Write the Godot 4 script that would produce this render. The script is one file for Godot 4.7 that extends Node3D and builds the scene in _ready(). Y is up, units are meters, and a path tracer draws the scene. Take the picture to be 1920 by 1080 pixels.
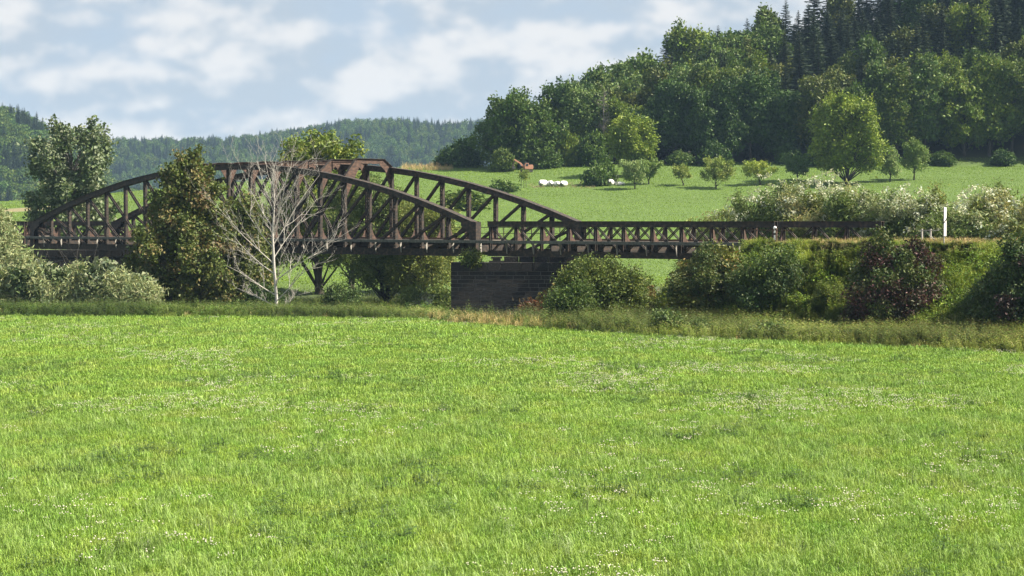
extends Node3D
# An abandoned railway truss bridge seen across a hay meadow. y is up, metres; the camera stands on a road bank 7.4 m above the meadow.

const F := 4000.0            # focal length in pixels of a 1920 wide picture
const EYE := 7.4
const PAN := 3.5             # panel length of the main trusses
const WID := 5.8             # distance between the two trusses
const SKY := 0.345            # brightness of the computed sky for the exposure below
const TURN := 0.789          # angle of the track to the picture
var rng := RandomNumberGenerator.new()
var M := {}
var used_names := {}
var soft := FastNoiseLite.new()
var fine := FastNoiseLite.new()

# ------------------------------------------------------------------ small helpers
func px_x(px: float, d: float) -> float:
	return (px - 960.0) / F * d

func px_y(py: float, d: float) -> float:
	return EYE + (415.0 - py) / F * d

func rr(a: float, b: float) -> float:
	return rng.randf_range(a, b)

func numbered(called: String) -> String:
	var n: int = used_names.get(called, -1) + 1
	used_names[called] = n
	return called if n == 0 else "%s_%03d" % [called, n]

func tag(o: Node, label: String, category: String, group := "", kind := "") -> void:
	o.set_meta("label", label)
	o.set_meta("category", category)
	if group != "":
		o.set_meta("group", group)
	if kind != "":
		o.set_meta("kind", kind)

func thing(called: String, label: String, category: String, at := Vector3.ZERO, group := "") -> Node3D:
	var o := Node3D.new()
	o.name = numbered(called)
	add_child(o)
	o.position = at
	tag(o, label, category, group)
	return o

func part(called: String, mesh: Mesh, m: Material, parent: Node) -> MeshInstance3D:
	var o := MeshInstance3D.new()
	o.name = called
	o.mesh = mesh
	o.material_override = m
	parent.add_child(o, true)
	return o

func new_st() -> SurfaceTool:
	var st := SurfaceTool.new()
	st.begin(Mesh.PRIMITIVE_TRIANGLES)
	return st

var unit_box := BoxMesh.new()

func box(st: SurfaceTool, at: Vector3, size: Vector3, basis := Basis()) -> void:
	st.append_from(unit_box, 0, Transform3D(basis * Basis.from_scale(size), at))

# a bar from p to q; w across (along side), h along the third direction
func bar(st: SurfaceTool, p: Vector3, q: Vector3, side: Vector3, w: float, h: float) -> void:
	var y := (q - p).normalized()
	var x := (side - y * side.dot(y)).normalized()
	var z := x.cross(y)
	st.append_from(unit_box, 0, Transform3D(Basis(x * w, y * (q - p).length(), z * h), (p + q) * 0.5))

# a flat plate: polygon in the local y / z plane at x, with thickness
func plate(st: SurfaceTool, poly: PackedVector2Array, o: Vector3, ex: Vector3, ey: Vector3, thick: float) -> void:
	var n := ex.cross(ey).normalized()
	var tri := Geometry2D.triangulate_polygon(poly)
	for s in [1.0, -1.0]:
		for k in range(0, tri.size(), 3):
			var p := []
			for j in 3:
				var v := poly[tri[k + j]]
				p.append(o + ex * v.x + ey * v.y + n * thick * 0.5 * s)
			face(st, p, n * s)
	for k in poly.size():
		var a := poly[k]
		var b := poly[(k + 1) % poly.size()]
		var a3 := o + ex * a.x + ey * a.y
		var b3 := o + ex * b.x + ey * b.y
		var mid := (a + b) * 0.5
		var along := (b - a).normalized()
		var out2 := Vector2(along.y, -along.x)
		if Geometry2D.is_point_in_polygon(mid + out2 * 0.01, poly):
			out2 = -out2
		var out3 := ex * out2.x + ey * out2.y
		var h := n * thick * 0.5
		face(st, [a3 + h, b3 + h, b3 - h], out3)
		face(st, [a3 + h, b3 - h, a3 - h], out3)

func face(st: SurfaceTool, p: Array, n: Vector3) -> void:
	st.set_normal(n)
	var q := Plane(p[0], p[1], p[2])
	if q.normal.dot(n) < 0.0:
		p = [p[0], p[2], p[1]]
	for v in p:
		st.set_normal(n)
		st.add_vertex(v)

# a tapering tube through points, radii given for each
func tube(st: SurfaceTool, pts: Array, rad: Array, sides := 6) -> void:
	var rings := []
	for k in pts.size():
		var d: Vector3 = (pts[mini(k + 1, pts.size() - 1)] - pts[maxi(k - 1, 0)]).normalized()
		var x := d.cross(Vector3(0.31, 0.2, 0.93)).normalized()
		var y := x.cross(d)
		var ring := []
		for s in sides:
			var t := TAU * s / sides
			ring.append(x * cos(t) + y * sin(t))
		rings.append(ring)
	for k in pts.size() - 1:
		for s in sides:
			var s2 := (s + 1) % sides
			var na: Vector3 = rings[k][s]
			var nb: Vector3 = rings[k][s2]
			var nc: Vector3 = rings[k + 1][s2]
			var nd: Vector3 = rings[k + 1][s]
			var a: Vector3 = pts[k] + na * rad[k]
			var b: Vector3 = pts[k] + nb * rad[k]
			var c: Vector3 = pts[k + 1] + nc * rad[k + 1]
			var d2: Vector3 = pts[k + 1] + nd * rad[k + 1]
			var flip: bool = Plane(a, b, c).normal.dot(na) < 0.0
			var order := [[a, na], [c, nc], [b, nb], [a, na], [d2, nd], [c, nc]] if flip else [[a, na], [b, nb], [c, nc], [a, na], [c, nc], [d2, nd]]
			for v in order:
				st.set_normal(v[1])
				st.add_vertex(v[0])

func arrays_mesh(v: PackedVector3Array, n: PackedVector3Array, c: PackedColorArray, idx := PackedInt32Array(), uv := PackedVector2Array()) -> ArrayMesh:
	var a := []
	a.resize(Mesh.ARRAY_MAX)
	a[Mesh.ARRAY_VERTEX] = v
	a[Mesh.ARRAY_NORMAL] = n
	if c.size():
		a[Mesh.ARRAY_COLOR] = c
	if uv.size():
		a[Mesh.ARRAY_TEX_UV] = uv
	if idx.size():
		a[Mesh.ARRAY_INDEX] = idx
	var m := ArrayMesh.new()
	m.add_surface_from_arrays(Mesh.PRIMITIVE_TRIANGLES, a)
	return m

# ------------------------------------------------------------------ the lie of the land
var edge_x := [-70.0, -41.0, -6.6, -4.4, 1.5, 10.0, 17.8, 28.9, 38.0, 60.0]
var edge_d := [169.0, 165.0, 160.5, 154.0, 145.0, 135.0, 127.0, 119.0, 112.0, 100.0]

func meadow_edge(x: float) -> float:
	for k in edge_x.size() - 1:
		if x < edge_x[k + 1]:
			return lerpf(edge_d[k], edge_d[k + 1], clampf((x - edge_x[k]) / (edge_x[k + 1] - edge_x[k]), 0.0, 1.0))
	return edge_d[-1]

func rise(d: float) -> float:      # the hay field that climbs behind the river
	var xs := [232.0, 262.0, 300.0, 340.0, 380.0, 430.0, 520.0, 700.0]
	var ys := [0.0, 0.7, 3.0, 7.6, 12.8, 18.6, 20.5, 21.0]
	for k in xs.size() - 1:
		if d < xs[k + 1]:
			return lerpf(ys[k], ys[k + 1], clampf((d - xs[k]) / (xs[k + 1] - xs[k]), 0.0, 1.0))
	return ys[-1]

func ground(x: float, d: float) -> float:
	var h := soft.get_noise_2d(x * 1.5, d * 1.5) * 0.22 * (1.0 - smoothstep(100.0, 120.0, absf(x)))
	var e := meadow_edge(x)
	h -= 1.15 * smoothstep(e + 6.0, e + 20.0, d) * (1.0 - smoothstep(226.0, 250.0, d)) * (1.0 - smoothstep(-2.0, 6.0, x))
	h += rise(d) * lerpf(0.6, 1.0, smoothstep(-110.0, -10.0, x))
	if d > 430.0:
		h += clampf(0.004 * (x - 18.0), -0.12, 0.42) * (minf(d, 535.0) - 430.0 - maxf(0.0, d - 560.0) * 0.8)
		h += soft.get_noise_2d(x * 2.0, d * 2.0) * 2.0 * smoothstep(430.0, 470.0, d)
	elif d > 260.0:
		h += soft.get_noise_2d(x * 1.2, d * 1.2) * 0.8 * smoothstep(260.0, 300.0, d)
	return h

func surface(x: float, d: float) -> float:      # ground or embankment, whichever is on top
	var l := Transform3D(Basis(Vector3.UP, -TURN), Vector3(-3.10, 0, -184.3)).affine_inverse() * Vector3(x, 0, -d)
	return maxf(ground(x, d), bank_y(l.x, l.z) if l.x > 20.0 else -9.0)

func sp(x: float, d: float, sink := 0.0) -> Vector3:
	return Vector3(x, surface(x, d) - sink, -d)

func gp(x: float, d: float, sink := 0.0) -> Vector3:
	return Vector3(x, ground(x, d) - sink, -d)

func ground_sheet(called: String, xs: PackedFloat32Array, ds: PackedFloat32Array, height: Callable, tone: Callable, m: Material, label: String, category: String) -> void:
	var v := PackedVector3Array()
	var c := PackedColorArray()
	var idx := PackedInt32Array()
	var w := xs.size()
	for d in ds:
		for x in xs:
			v.append(Vector3(x, height.call(x, d), -d))
			c.append(tone.call(x, d))
	var n := PackedVector3Array()
	n.resize(v.size())
	for r in ds.size():
		for k in w:
			var l := v[r * w + maxi(k - 1, 0)]
			var rt := v[r * w + mini(k + 1, w - 1)]
			var nr := v[maxi(r - 1, 0) * w + k]
			var fr := v[mini(r + 1, ds.size() - 1) * w + k]
			n[r * w + k] = (rt - l).cross(nr - fr).normalized() * -1.0
			if n[r * w + k].y < 0.0:
				n[r * w + k] = -n[r * w + k]
	for r in ds.size() - 1:
		for k in w - 1:
			var a := r * w + k
			idx.append_array([a, a + w, a + 1, a + 1, a + w, a + w + 1])
	var o := part(numbered(called), arrays_mesh(v, n, c, idx), m, self)
	tag(o, label, category, "", "structure")

func ramp(from: float, to: float, step: float, growth := 1.0) -> PackedFloat32Array:
	var out := PackedFloat32Array()
	var p := from
	while p < to:
		out.append(p)
		p += step
		step *= growth
	out.append(to)
	return out

# ------------------------------------------------------------------ materials
func noise_tex(freq: float, colors: Array, at: Array, size := 512, octaves := 5, seed_ := 1) -> NoiseTexture2D:
	var n := FastNoiseLite.new()
	n.seed = seed_
	n.frequency = freq
	n.fractal_octaves = octaves
	n.noise_type = FastNoiseLite.TYPE_SIMPLEX_SMOOTH
	var t := NoiseTexture2D.new()
	t.width = size
	t.height = size
	t.seamless = true
	t.noise = n
	var g := Gradient.new()
	g.offsets = PackedFloat32Array(at)
	g.colors = PackedColorArray(colors)
	t.color_ramp = g
	return t

func lin(r: float, g: float, b: float) -> Color:
	return Color(r, g, b).linear_to_srgb()

func plain_mat(c: Color, rough := 0.85) -> StandardMaterial3D:
	var m := StandardMaterial3D.new()
	m.albedo_color = c
	m.roughness = rough
	return m

func noise_mat(freq: float, colors: Array, at: Array, scale: float, rough := 0.85, _relief := 0.0, seed_ := 1) -> StandardMaterial3D:
	var m := plain_mat(Color.WHITE, rough)
	m.albedo_texture = noise_tex(freq, colors, at, 512, 5, seed_)
	m.uv1_triplanar = true
	m.uv1_world_triplanar = true
	m.uv1_scale = Vector3.ONE * scale
	return m

func leaf_mat(tint: Color, through := 0.45, rough := 0.55) -> StandardMaterial3D:
	var m := StandardMaterial3D.new()
	m.vertex_color_use_as_albedo = true
	m.albedo_color = tint.linear_to_srgb()
	m.roughness = rough
	m.metallic_specular = 0.35
	m.cull_mode = BaseMaterial3D.CULL_DISABLED
	m.backlight_enabled = true
	m.backlight = Color(through, through, through * 0.6).linear_to_srgb()
	return m

func make_materials() -> void:
	M.rust = noise_mat(0.012, [lin(0.01, 0.0095, 0.009), lin(0.018, 0.0155, 0.0135), lin(0.04, 0.029, 0.022), lin(0.09, 0.053, 0.035)], [0.2, 0.45, 0.62, 0.85], 0.45, 0.8, 0.4, 3)
	M.rust_red = noise_mat(0.015, [lin(0.03, 0.021, 0.018), lin(0.07, 0.039, 0.028), lin(0.125, 0.075, 0.054)], [0.2, 0.5, 0.85], 0.5, 0.85, 0.4, 5)
	M.deck = noise_mat(0.02, [lin(0.05, 0.055, 0.05), lin(0.12, 0.125, 0.115)], [0.3, 0.75], 0.4, 0.8, 0.0, 8)
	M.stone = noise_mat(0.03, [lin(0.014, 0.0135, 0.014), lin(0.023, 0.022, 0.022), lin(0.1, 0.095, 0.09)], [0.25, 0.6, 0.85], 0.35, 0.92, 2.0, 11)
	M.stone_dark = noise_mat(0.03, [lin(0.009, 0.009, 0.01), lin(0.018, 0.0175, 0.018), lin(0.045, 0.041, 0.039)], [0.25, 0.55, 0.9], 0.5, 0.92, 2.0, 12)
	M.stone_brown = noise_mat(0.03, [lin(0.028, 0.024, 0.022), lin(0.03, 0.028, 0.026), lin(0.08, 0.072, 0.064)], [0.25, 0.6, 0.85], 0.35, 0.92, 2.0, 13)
	M.mortar = noise_mat(0.05, [lin(0.14, 0.135, 0.13), lin(0.26, 0.25, 0.24)], [0.3, 0.7], 0.6, 0.95, 0.0, 14)
	M.white_paint = noise_mat(0.03, [lin(0.72, 0.72, 0.72), lin(0.84, 0.84, 0.83)], [0.25, 0.5], 0.6, 0.5, 0.0, 15)
	M.black_paint = plain_mat(lin(0.02, 0.02, 0.02), 0.5)
	M.galvanised = noise_mat(0.03, [lin(0.25, 0.24, 0.22), lin(0.4, 0.38, 0.35)], [0.3, 0.7], 0.8, 0.6, 0.0, 16)
	M.bark = noise_mat(0.03, [lin(0.03, 0.026, 0.022), lin(0.075, 0.064, 0.052)], [0.3, 0.7], 0.8, 0.95, 3.0, 17)
	M.bark_grey = noise_mat(0.03, [lin(0.1, 0.095, 0.085), lin(0.2, 0.19, 0.17)], [0.3, 0.7], 0.8, 0.95, 2.0, 18)
	M.birch = noise_mat(0.035, [lin(0.08, 0.075, 0.07), lin(0.38, 0.36, 0.33), lin(0.58, 0.56, 0.53)], [0.2, 0.36, 0.7], 1.0, 0.8, 0.0, 19)
	M.bark_pale = noise_mat(0.03, [lin(0.15, 0.14, 0.125), lin(0.42, 0.4, 0.37), lin(0.6, 0.58, 0.54)], [0.25, 0.5, 0.75], 1.0, 0.85, 0.0, 27)
	M.soil = StandardMaterial3D.new()
	M.soil.vertex_color_use_as_albedo = true
	M.soil.roughness = 0.95
	M.soil.albedo_texture = noise_tex(0.02, [lin(0.45, 0.45, 0.45), Color.WHITE], [0.25, 0.75], 512, 6, 21)
	M.soil.uv1_triplanar = true
	M.soil.uv1_world_triplanar = true
	M.soil.uv1_scale = Vector3.ONE * 0.35
	M.leaf = leaf_mat(Color(1, 1, 1))
	M.leaf_dark = leaf_mat(Color(0.66, 0.76, 0.85), 0.35)
	M.leaf_yellow = leaf_mat(Color(1.65, 1.4, 0.9), 0.5)
	M.leaf_grey = leaf_mat(Color(1.35, 1.25, 1.7), 0.35)
	M.leaf_olive = leaf_mat(Color(1.3, 1.12, 1.0), 0.4)
	M.leaf_dull = leaf_mat(Color(1.15, 0.86, 0.9), 0.35)
	M.needle = leaf_mat(Color(1, 1, 1), 0.12, 0.6)
	M.needle_light = leaf_mat(Color(1.35, 1.35, 1.2), 0.15, 0.6)
	M.grass = leaf_mat(Color(1.06, 1.06, 1.0), 0.4, 0.45)
	M.flower = leaf_mat(Color(1, 1, 1), 0.3, 0.7)
	M.wrap = noise_mat(0.02, [lin(0.6, 0.62, 0.62), lin(0.8, 0.8, 0.8)], [0.3, 0.6], 0.7, 0.35, 0.0, 23)
	M.orange = noise_mat(0.02, [lin(0.36, 0.16, 0.1), lin(0.5, 0.27, 0.19)], [0.3, 0.7], 0.7, 0.55, 0.0, 24)
	M.dark_steel = plain_mat(lin(0.035, 0.035, 0.035), 0.7)
	M.glass = plain_mat(lin(0.03, 0.035, 0.04), 0.1)
	M.timber = noise_mat(0.03, [lin(0.13, 0.11, 0.09), lin(0.28, 0.25, 0.21)], [0.3, 0.7], 0.8, 0.9, 0.0, 25)
	M.ballast = noise_mat(0.06, [lin(0.1, 0.09, 0.075), lin(0.28, 0.25, 0.2)], [0.3, 0.7], 0.5, 0.95, 3.0, 26)

# ------------------------------------------------------------------ foliage
var clumps := {}

# a loose bunch of small folded leaves
func leaf_clump(n: int, rad: float, ls: float, col: Color, vary: float, slim := 0.5) -> ArrayMesh:
	var v := PackedVector3Array()
	var nn := PackedVector3Array()
	var c := PackedColorArray()
	for i in n:
		var p := Vector3(rng.randfn(), rng.randfn() * 0.8, rng.randfn()) * rad * 0.5
		var up := Vector3(rr(-1, 1), rr(-0.5, 1.4), rr(-1, 1)).normalized()
		var along := up.cross(Vector3(rr(-1, 1), rr(-1, 1), rr(-1, 1))).normalized()
		var side := up.cross(along)
		var l := ls * rr(0.65, 1.3)
		var w := l * slim * rr(0.8, 1.2)
		var a := p - along * l * 0.5
		var b := p + along * l * 0.5 - up * l * 0.12
		var s1 := p + side * w * 0.5 + up * w * 0.15
		var s2 := p - side * w * 0.5 + up * w * 0.15
		var k := 1.0 + vary * rr(-1, 1)
		var q := Color(col.r * k * (1.0 + vary * rr(-0.5, 0.5)), col.g * k, col.b * k * (1.0 + vary * rr(-0.4, 0.4)))
		for t in [[a, s1, b], [a, b, s2]]:
			var nm := Plane(t[0], t[1], t[2]).normal
			for j in 3:
				v.append(t[j])
				nn.append(nm)
				c.append(q)
	return arrays_mesh(v, nn, c)

func clump_set(key: String, count: int, n: int, rad: float, ls: float, cols: Array, vary: float, slim := 0.5) -> void:
	var out := []
	for i in count:
		out.append(leaf_clump(n, rad, ls, cols[i % cols.size()], vary, slim))
	clumps[key] = out

# a drooping flat spray of needle twigs, pointing along +x, one metre long
func spruce_spray(col: Color) -> ArrayMesh:
	var v := PackedVector3Array()
	var nn := PackedVector3Array()
	var c := PackedColorArray()
	for i in 11:
		var t := (i + 0.3) / 11.0
		for s in [-1.0, 1.0]:
			var o := Vector3(t, -0.22 * t * t + 0.05 * rr(-1, 1), 0)
			var l := 0.42 * (1.0 - t * 0.75) * rr(0.7, 1.25)
			var tip := o + Vector3(0.28 * rr(0.6, 1.4), -0.14 * rr(0.2, 1.6), s * l)
			var w := Vector3(0.075, 0.02 * rr(-1, 1), 0)
			var k := rr(0.65, 1.35)
			var nm := Plane(o - w, tip, o + w).normal
			for p in [o - w, tip, o + w]:
				v.append(p)
				nn.append(nm)
				c.append(col * k)
	for i in 6:
		var t := i / 6.0
		var o := Vector3(t, -0.22 * t * t, 0)
		var tip := o + Vector3(0.2, -0.26 * rr(0.5, 1.4), 0.1 * rr(-1, 1))
		var w := Vector3(0.09, 0, 0)
		var nm := Plane(o - w, tip, o + w).normal
		for p in [o - w, tip, o + w]:
			v.append(p)
			nn.append(nm)
			c.append(col * rr(0.6, 1.0))
	return arrays_mesh(v, nn, c)

func rand_basis(s: float) -> Basis:
	return Basis.from_euler(Vector3(rr(-0.7, 0.7), rr(0, TAU), rr(-0.7, 0.7))) * Basis.from_scale(Vector3.ONE * s)

func put_puff(st: SurfaceTool, key: String, c: Vector3, r: Vector3, count: int, inner := 0.55) -> void:
	var set_: Array = clumps[key]
	for i in count:
		var d := Vector3(rng.randfn(), rng.randfn() + 0.25, rng.randfn()).normalized()
		var p := c + d * r * rr(inner, 1.08)
		st.append_from(set_[rng.randi() % set_.size()], 0, Transform3D(rand_basis(rr(0.75, 1.3)), p))

# puffs: places in a crown that each limb ends in. shape 0 round, 1 narrow top (ovate), 2 wide top
func crown_puffs(h: float, w: float, low: float, n: int, shape: int, lean := Vector3.ZERO) -> Array:
	var out := []
	var ph := Vector3(rr(0, TAU), rr(0, TAU), rr(0, TAU))
	for i in n:
		var t := (i + rng.randf()) / n
		var env := sqrt(maxf(0.02, 1.0 - pow(absf(t - 0.45) / 0.62, 2.2)))
		if shape == 1:
			env = pow(1.0 - t, 0.75) * (0.6 + 0.4 * minf(1.0, t * 4.0)) * 1.12
		elif shape == 2:
			env = sqrt(maxf(0.03, 1.0 - pow(absf(t - 0.62) / 0.66, 2.4)))
		var ang := i * 2.39996 + rr(-0.5, 0.5)
		var lobe := 1.0 + 0.3 * sin(ang * 2.0 + ph.x) * sin(t * 5.0 + ph.y) + 0.16 * sin(ang * 5.0 + t * 9.0 + ph.z)
		var rad := w * 0.5 * env * lobe * sqrt(rr(0.1, 1.0)) * 0.86
		out.append(Vector3(cos(ang) * rad, low + (h - low) * (0.04 + 0.9 * t), sin(ang) * rad) + lean * t)
	return out

func broadleaf_meshes(h: float, w: float, low: float, n_puffs: int, puff_r: float, per_puff: int, key: String, shape := 0, trunk_r := 0.28, lean := Vector3.ZERO, stems := 1, shoots := 0.35) -> Array:
	var puffs := crown_puffs(h - puff_r * 0.6, w, low + puff_r * 0.6, n_puffs, shape, lean)
	var leaf := new_st()
	var wood := new_st()
	var tips := []
	for s in stems:
		var off := Vector3.ZERO if stems == 1 else Vector3(rr(-0.12, 0.12), 0, rr(-0.12, 0.12)) * w
		var base := off * 0.25
		var top := Vector3(off.x + lean.x * 0.7, h * 0.82, off.z + lean.z * 0.7)
		var pts := [base - Vector3(0, 0.3, 0), base + Vector3(0, 0.35, 0)]
		var rad := [trunk_r * 1.5, trunk_r * 1.08]
		for k in 5:
			var t := (k + 1) / 5.0
			pts.append(base.lerp(top, t) + Vector3(rr(-0.02, 0.02), 0, rr(-0.02, 0.02)) * h)
			rad.append(trunk_r * lerpf(1.0, 0.16, t))
		tube(wood, pts, rad, 8)
		tips.append(pts)
	for p in puffs:
		var tr: Array = tips[rng.randi() % stems]
		var want: float = p.y - Vector2(p.x, p.z).length() * rr(0.5, 0.9)
		var root: Vector3 = tr[1]
		for k in range(1, tr.size()):
			if tr[k].y <= want:
				root = tr[k]
		var mid: Vector3 = root.lerp(p, 0.55) + Vector3(rr(-0.2, 0.2), rr(0, 0.35), rr(-0.2, 0.2))
		var r0 := trunk_r * 0.32
		tube(wood, [root, mid, p], [r0, r0 * 0.6, r0 * 0.22], 5)
		var size := rr(0.6, 1.3)
		put_puff(leaf, key, p, Vector3(puff_r * rr(0.8, 1.2), puff_r * rr(0.55, 0.85), puff_r * rr(0.8, 1.2)) * size, int(per_puff * size))
		if rng.randf() < shoots:
			var dir := Vector3(p.x, 0.0, p.z).normalized() * 0.5 + Vector3(rr(-0.3, 0.3), rr(0.4, 1.2), rr(-0.3, 0.3))
			for k in 3:
				put_puff(leaf, key, p + dir * puff_r * (0.7 + 0.38 * k), Vector3.ONE * puff_r * (0.42 - 0.1 * k), maxi(2, per_puff / (4 + k * 2)), 0.1)
	return [wood.commit(), leaf.commit()]

func spruce_meshes(h: float, w: float, key: String, ragged := 0.25) -> Array:
	var wood := new_st()
	tube(wood, [Vector3(0, -0.3, 0), Vector3(0, h * 0.5, 0), Vector3(0, h * 0.98, 0)], [0.3, 0.17, 0.02], 6)
	var leaf := new_st()
	var set_: Array = clumps[key]
	var y := h * 0.07
	while y < h * 0.985:
		var t := y / h
		var r := w * 0.5 * pow(1.0 - t, 0.8) * (0.8 + 0.2 * minf(1.0, t * 6.0)) + 0.12
		var n := int(6 + 3 * (1.0 - t))
		var a0 := rr(0, TAU)
		for i in n:
			var l := r * rr(1.0 - ragged * 1.4, 1.0 + ragged)
			var b := Basis(Vector3.UP, a0 + TAU * i / n + rr(-0.3, 0.3)) * Basis(Vector3(0, 0, 1), lerpf(-0.28, 0.55, pow(t, 1.6)) + rr(-0.12, 0.12)) * Basis.from_scale(Vector3(l, l * 0.85, l * rr(0.75, 1.1)))
			leaf.append_from(set_[rng.randi() % set_.size()], 0, Transform3D(b, Vector3(0, y + rr(-0.2, 0.2), 0)))
		y += lerpf(0.62, 0.34, t) * h / 24.0
	return [wood.commit(), leaf.commit()]

func bush_meshes(w: float, h: float, depth: float, n_puffs: int, puff_r: float, per_puff: int, key: String, stem_r := 0.05, key2 := "", share2 := 0.0, shoots := 0.45) -> Array:
	var leaf := new_st()
	var wood := new_st()
	for i in n_puffs:
		var a := i * 2.39996 + rr(-0.4, 0.4)
		var t := sqrt((i + 0.5) / n_puffs)
		var top := h * sqrt(maxf(0.1, 1.0 - t * t * 0.85)) - puff_r * 0.5
		var y := rr(puff_r * 0.45, 1.0) if i % 3 == 0 else top * rr(0.55, 1.0)
		y = clampf(y, puff_r * 0.4, maxf(top, puff_r * 0.5))
		var p := Vector3(cos(a) * t * (w * 0.5 - puff_r * 0.6), y, sin(a) * t * (depth * 0.5 - puff_r * 0.6))
		var which := key2 if key2 != "" and rng.randf() < share2 else key
		var size := rr(0.65, 1.25)
		put_puff(leaf, which, p, Vector3(puff_r * rr(0.8, 1.2), puff_r * rr(0.6, 1.0), puff_r) * size, int(per_puff * size), 0.35)
		if rng.randf() < shoots:
			var dir := Vector3(p.x / w * 1.2, rr(0.5, 1.1), p.z / w * 1.2)
			for k in 3:
				put_puff(leaf, which, p + dir * puff_r * (0.7 + 0.35 * k), Vector3.ONE * puff_r * (0.4 - 0.1 * k), maxi(2, per_puff / (4 + k * 2)), 0.1)
		if i % 2 == 0:
			var b := Vector3(p.x * 0.25, -0.2, p.z * 0.25)
			tube(wood, [b, b.lerp(p, 0.5) + Vector3(rr(-0.2, 0.2), 0.2, rr(-0.2, 0.2)), p], [stem_r, stem_r * 0.7, stem_r * 0.2], 5)
	return [wood.commit(), leaf.commit()]

func bare_limb(st: SurfaceTool, p: Vector3, d: Vector3, l: float, r: float, depth: int) -> void:
	var pts := [p]
	var rad := [r]
	var q := p
	var dir := d
	var n := 4
	for k in n:
		dir = (dir + Vector3(rr(-0.16, 0.16), rr(-0.1, 0.16), rr(-0.16, 0.16))).normalized()
		q += dir * l / n
		pts.append(q)
		rad.append(r * (1.0 - 0.78 * (k + 1) / n))
	tube(st, pts, rad, 5 if depth > 1 else 4)
	if depth <= 0:
		return
	var kids := 5 if depth > 1 else 4
	for k in kids:
		var j := 1 + k % n
		var side := Vector3(rr(-1, 1), rr(-0.25, 0.8), rr(-1, 1)).normalized()
		bare_limb(st, pts[j], (d * 0.8 + side * 0.85).normalized(), l * rr(0.3, 0.55), rad[j] * 0.62 + 0.003, depth - 1)

# a tree or bush as a thing with its parts
func plant(called: String, meshes: Array, wood_m: Material, leaf_m: Material, at: Vector3, label: String, category: String, group := "", turn := 0.0, scale_ := Vector3.ONE) -> Node3D:
	var o := thing(called, label, category, at, group)
	part("trunk" if category == "tree" else "stem", meshes[0], wood_m, o)
	part("crown" if category == "tree" else "foliage", meshes[1], leaf_m, o)
	o.rotation.y = turn
	o.scale = scale_
	return o

func again(o: Node3D, at: Vector3, label: String, turn: float, scale_: Vector3, leaf_m: Material = null, group := "") -> Node3D:
	var c: Node3D = o.duplicate()
	var base := String(o.name)
	if base.right(3).is_valid_int():
		base = base.left(base.length() - 4)
	c.name = numbered(base)
	add_child(c)
	c.position = at
	c.rotation.y = turn
	c.scale = scale_
	c.set_meta("label", label)
	if group != "":
		c.set_meta("group", group)
	if leaf_m:
		(c.get_child(1) as MeshInstance3D).material_override = leaf_m
	return c

# ------------------------------------------------------------------ grass and herbs
func tuft(n: int, rad: float, lo: float, hi: float, width: float, col: Color, tip: Color, bend := 0.5, vary := 0.25) -> ArrayMesh:
	var v := PackedVector3Array()
	var nn := PackedVector3Array()
	var c := PackedColorArray()
	for i in n:
		var a := rr(0, TAU)
		var p := Vector3(cos(a), 0, sin(a)) * rad * sqrt(rng.randf())
		var dir := Vector3(rr(-1, 1), 0, rr(-1, 1)).normalized()
		var side := Vector3(-dir.z, 0, dir.x) * width * rr(0.7, 1.3) * 0.5
		var l := rr(lo, hi)
		var b := bend * rr(0.3, 1.2)
		var m := p + Vector3(0, l * 0.62, 0) + dir * l * 0.25 * b
		var t := p + Vector3(0, l * (1.0 - 0.3 * b), 0) + dir * l * b * 0.8
		var k := 1.0 + vary * rr(-1, 1)
		var c0 := col * k
		var c1 := tip * k * rr(0.85, 1.15)
		var n1 := Plane(p - side, m - side, m + side).normal
		var n2 := Plane(m - side, t, m + side).normal
		for q in [[p - side, n1, c0], [m - side * 0.8, n1, c1], [m + side * 0.8, n1, c1], [p - side, n1, c0], [m + side * 0.8, n1, c1], [p + side, n1, c0], [m - side * 0.8, n2, c1], [t, n2, c1], [m + side * 0.8, n2, c1]]:
			v.append(q[0])
			nn.append(q[1])
			c.append(q[2])
	return arrays_mesh(v, nn, c)

# upright stalks with small leaves all the way up: nettles, meadowsweet and the like
func herb(n: int, rad: float, lo: float, hi: float, leaf: float, col: Color, head: Color, head_share: float) -> ArrayMesh:
	var v := PackedVector3Array()
	var nn := PackedVector3Array()
	var c := PackedColorArray()
	for i in n:
		var a := rr(0, TAU)
		var p := Vector3(cos(a), 0, sin(a)) * rad * sqrt(rng.randf())
		var l := rr(lo, hi)
		var top := p + Vector3(rr(-0.15, 0.15), 1, rr(-0.15, 0.15)) * l
		var w := Vector3(0.012, 0, 0.01)
		for q in [p - w, top, p + w]:
			v.append(q)
			nn.append(Vector3(0.3, 0.3, 0.9).normalized())
			c.append(col * 0.9)
		var steps := int(l / 0.1)
		for k in steps:
			var t := (k + 1.0) / steps
			var o := p.lerp(top, t)
			for s in 2:
				var ang := k * 1.6 + s * PI + rr(-0.3, 0.3)
				var d := Vector3(cos(ang), rr(-0.2, 0.35), sin(ang))
				var ll := leaf * (1.1 - 0.55 * t) * rr(0.7, 1.3)
				var sd := Vector3(-sin(ang), 0, cos(ang)) * ll * 0.22
				var tip := o + d * ll
				var m := o + d * ll * 0.5
				var is_head := t > 0.8 and rng.randf() < head_share
				var cc := (head if is_head else col) * rr(0.7, 1.35)
				var nm := Plane(o, m - sd, tip).normal
				for q in [o, m - sd, tip, o, tip, m + sd]:
					v.append(q)
					nn.append(nm)
					c.append(cc)
	return arrays_mesh(v, nn, c)

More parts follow.
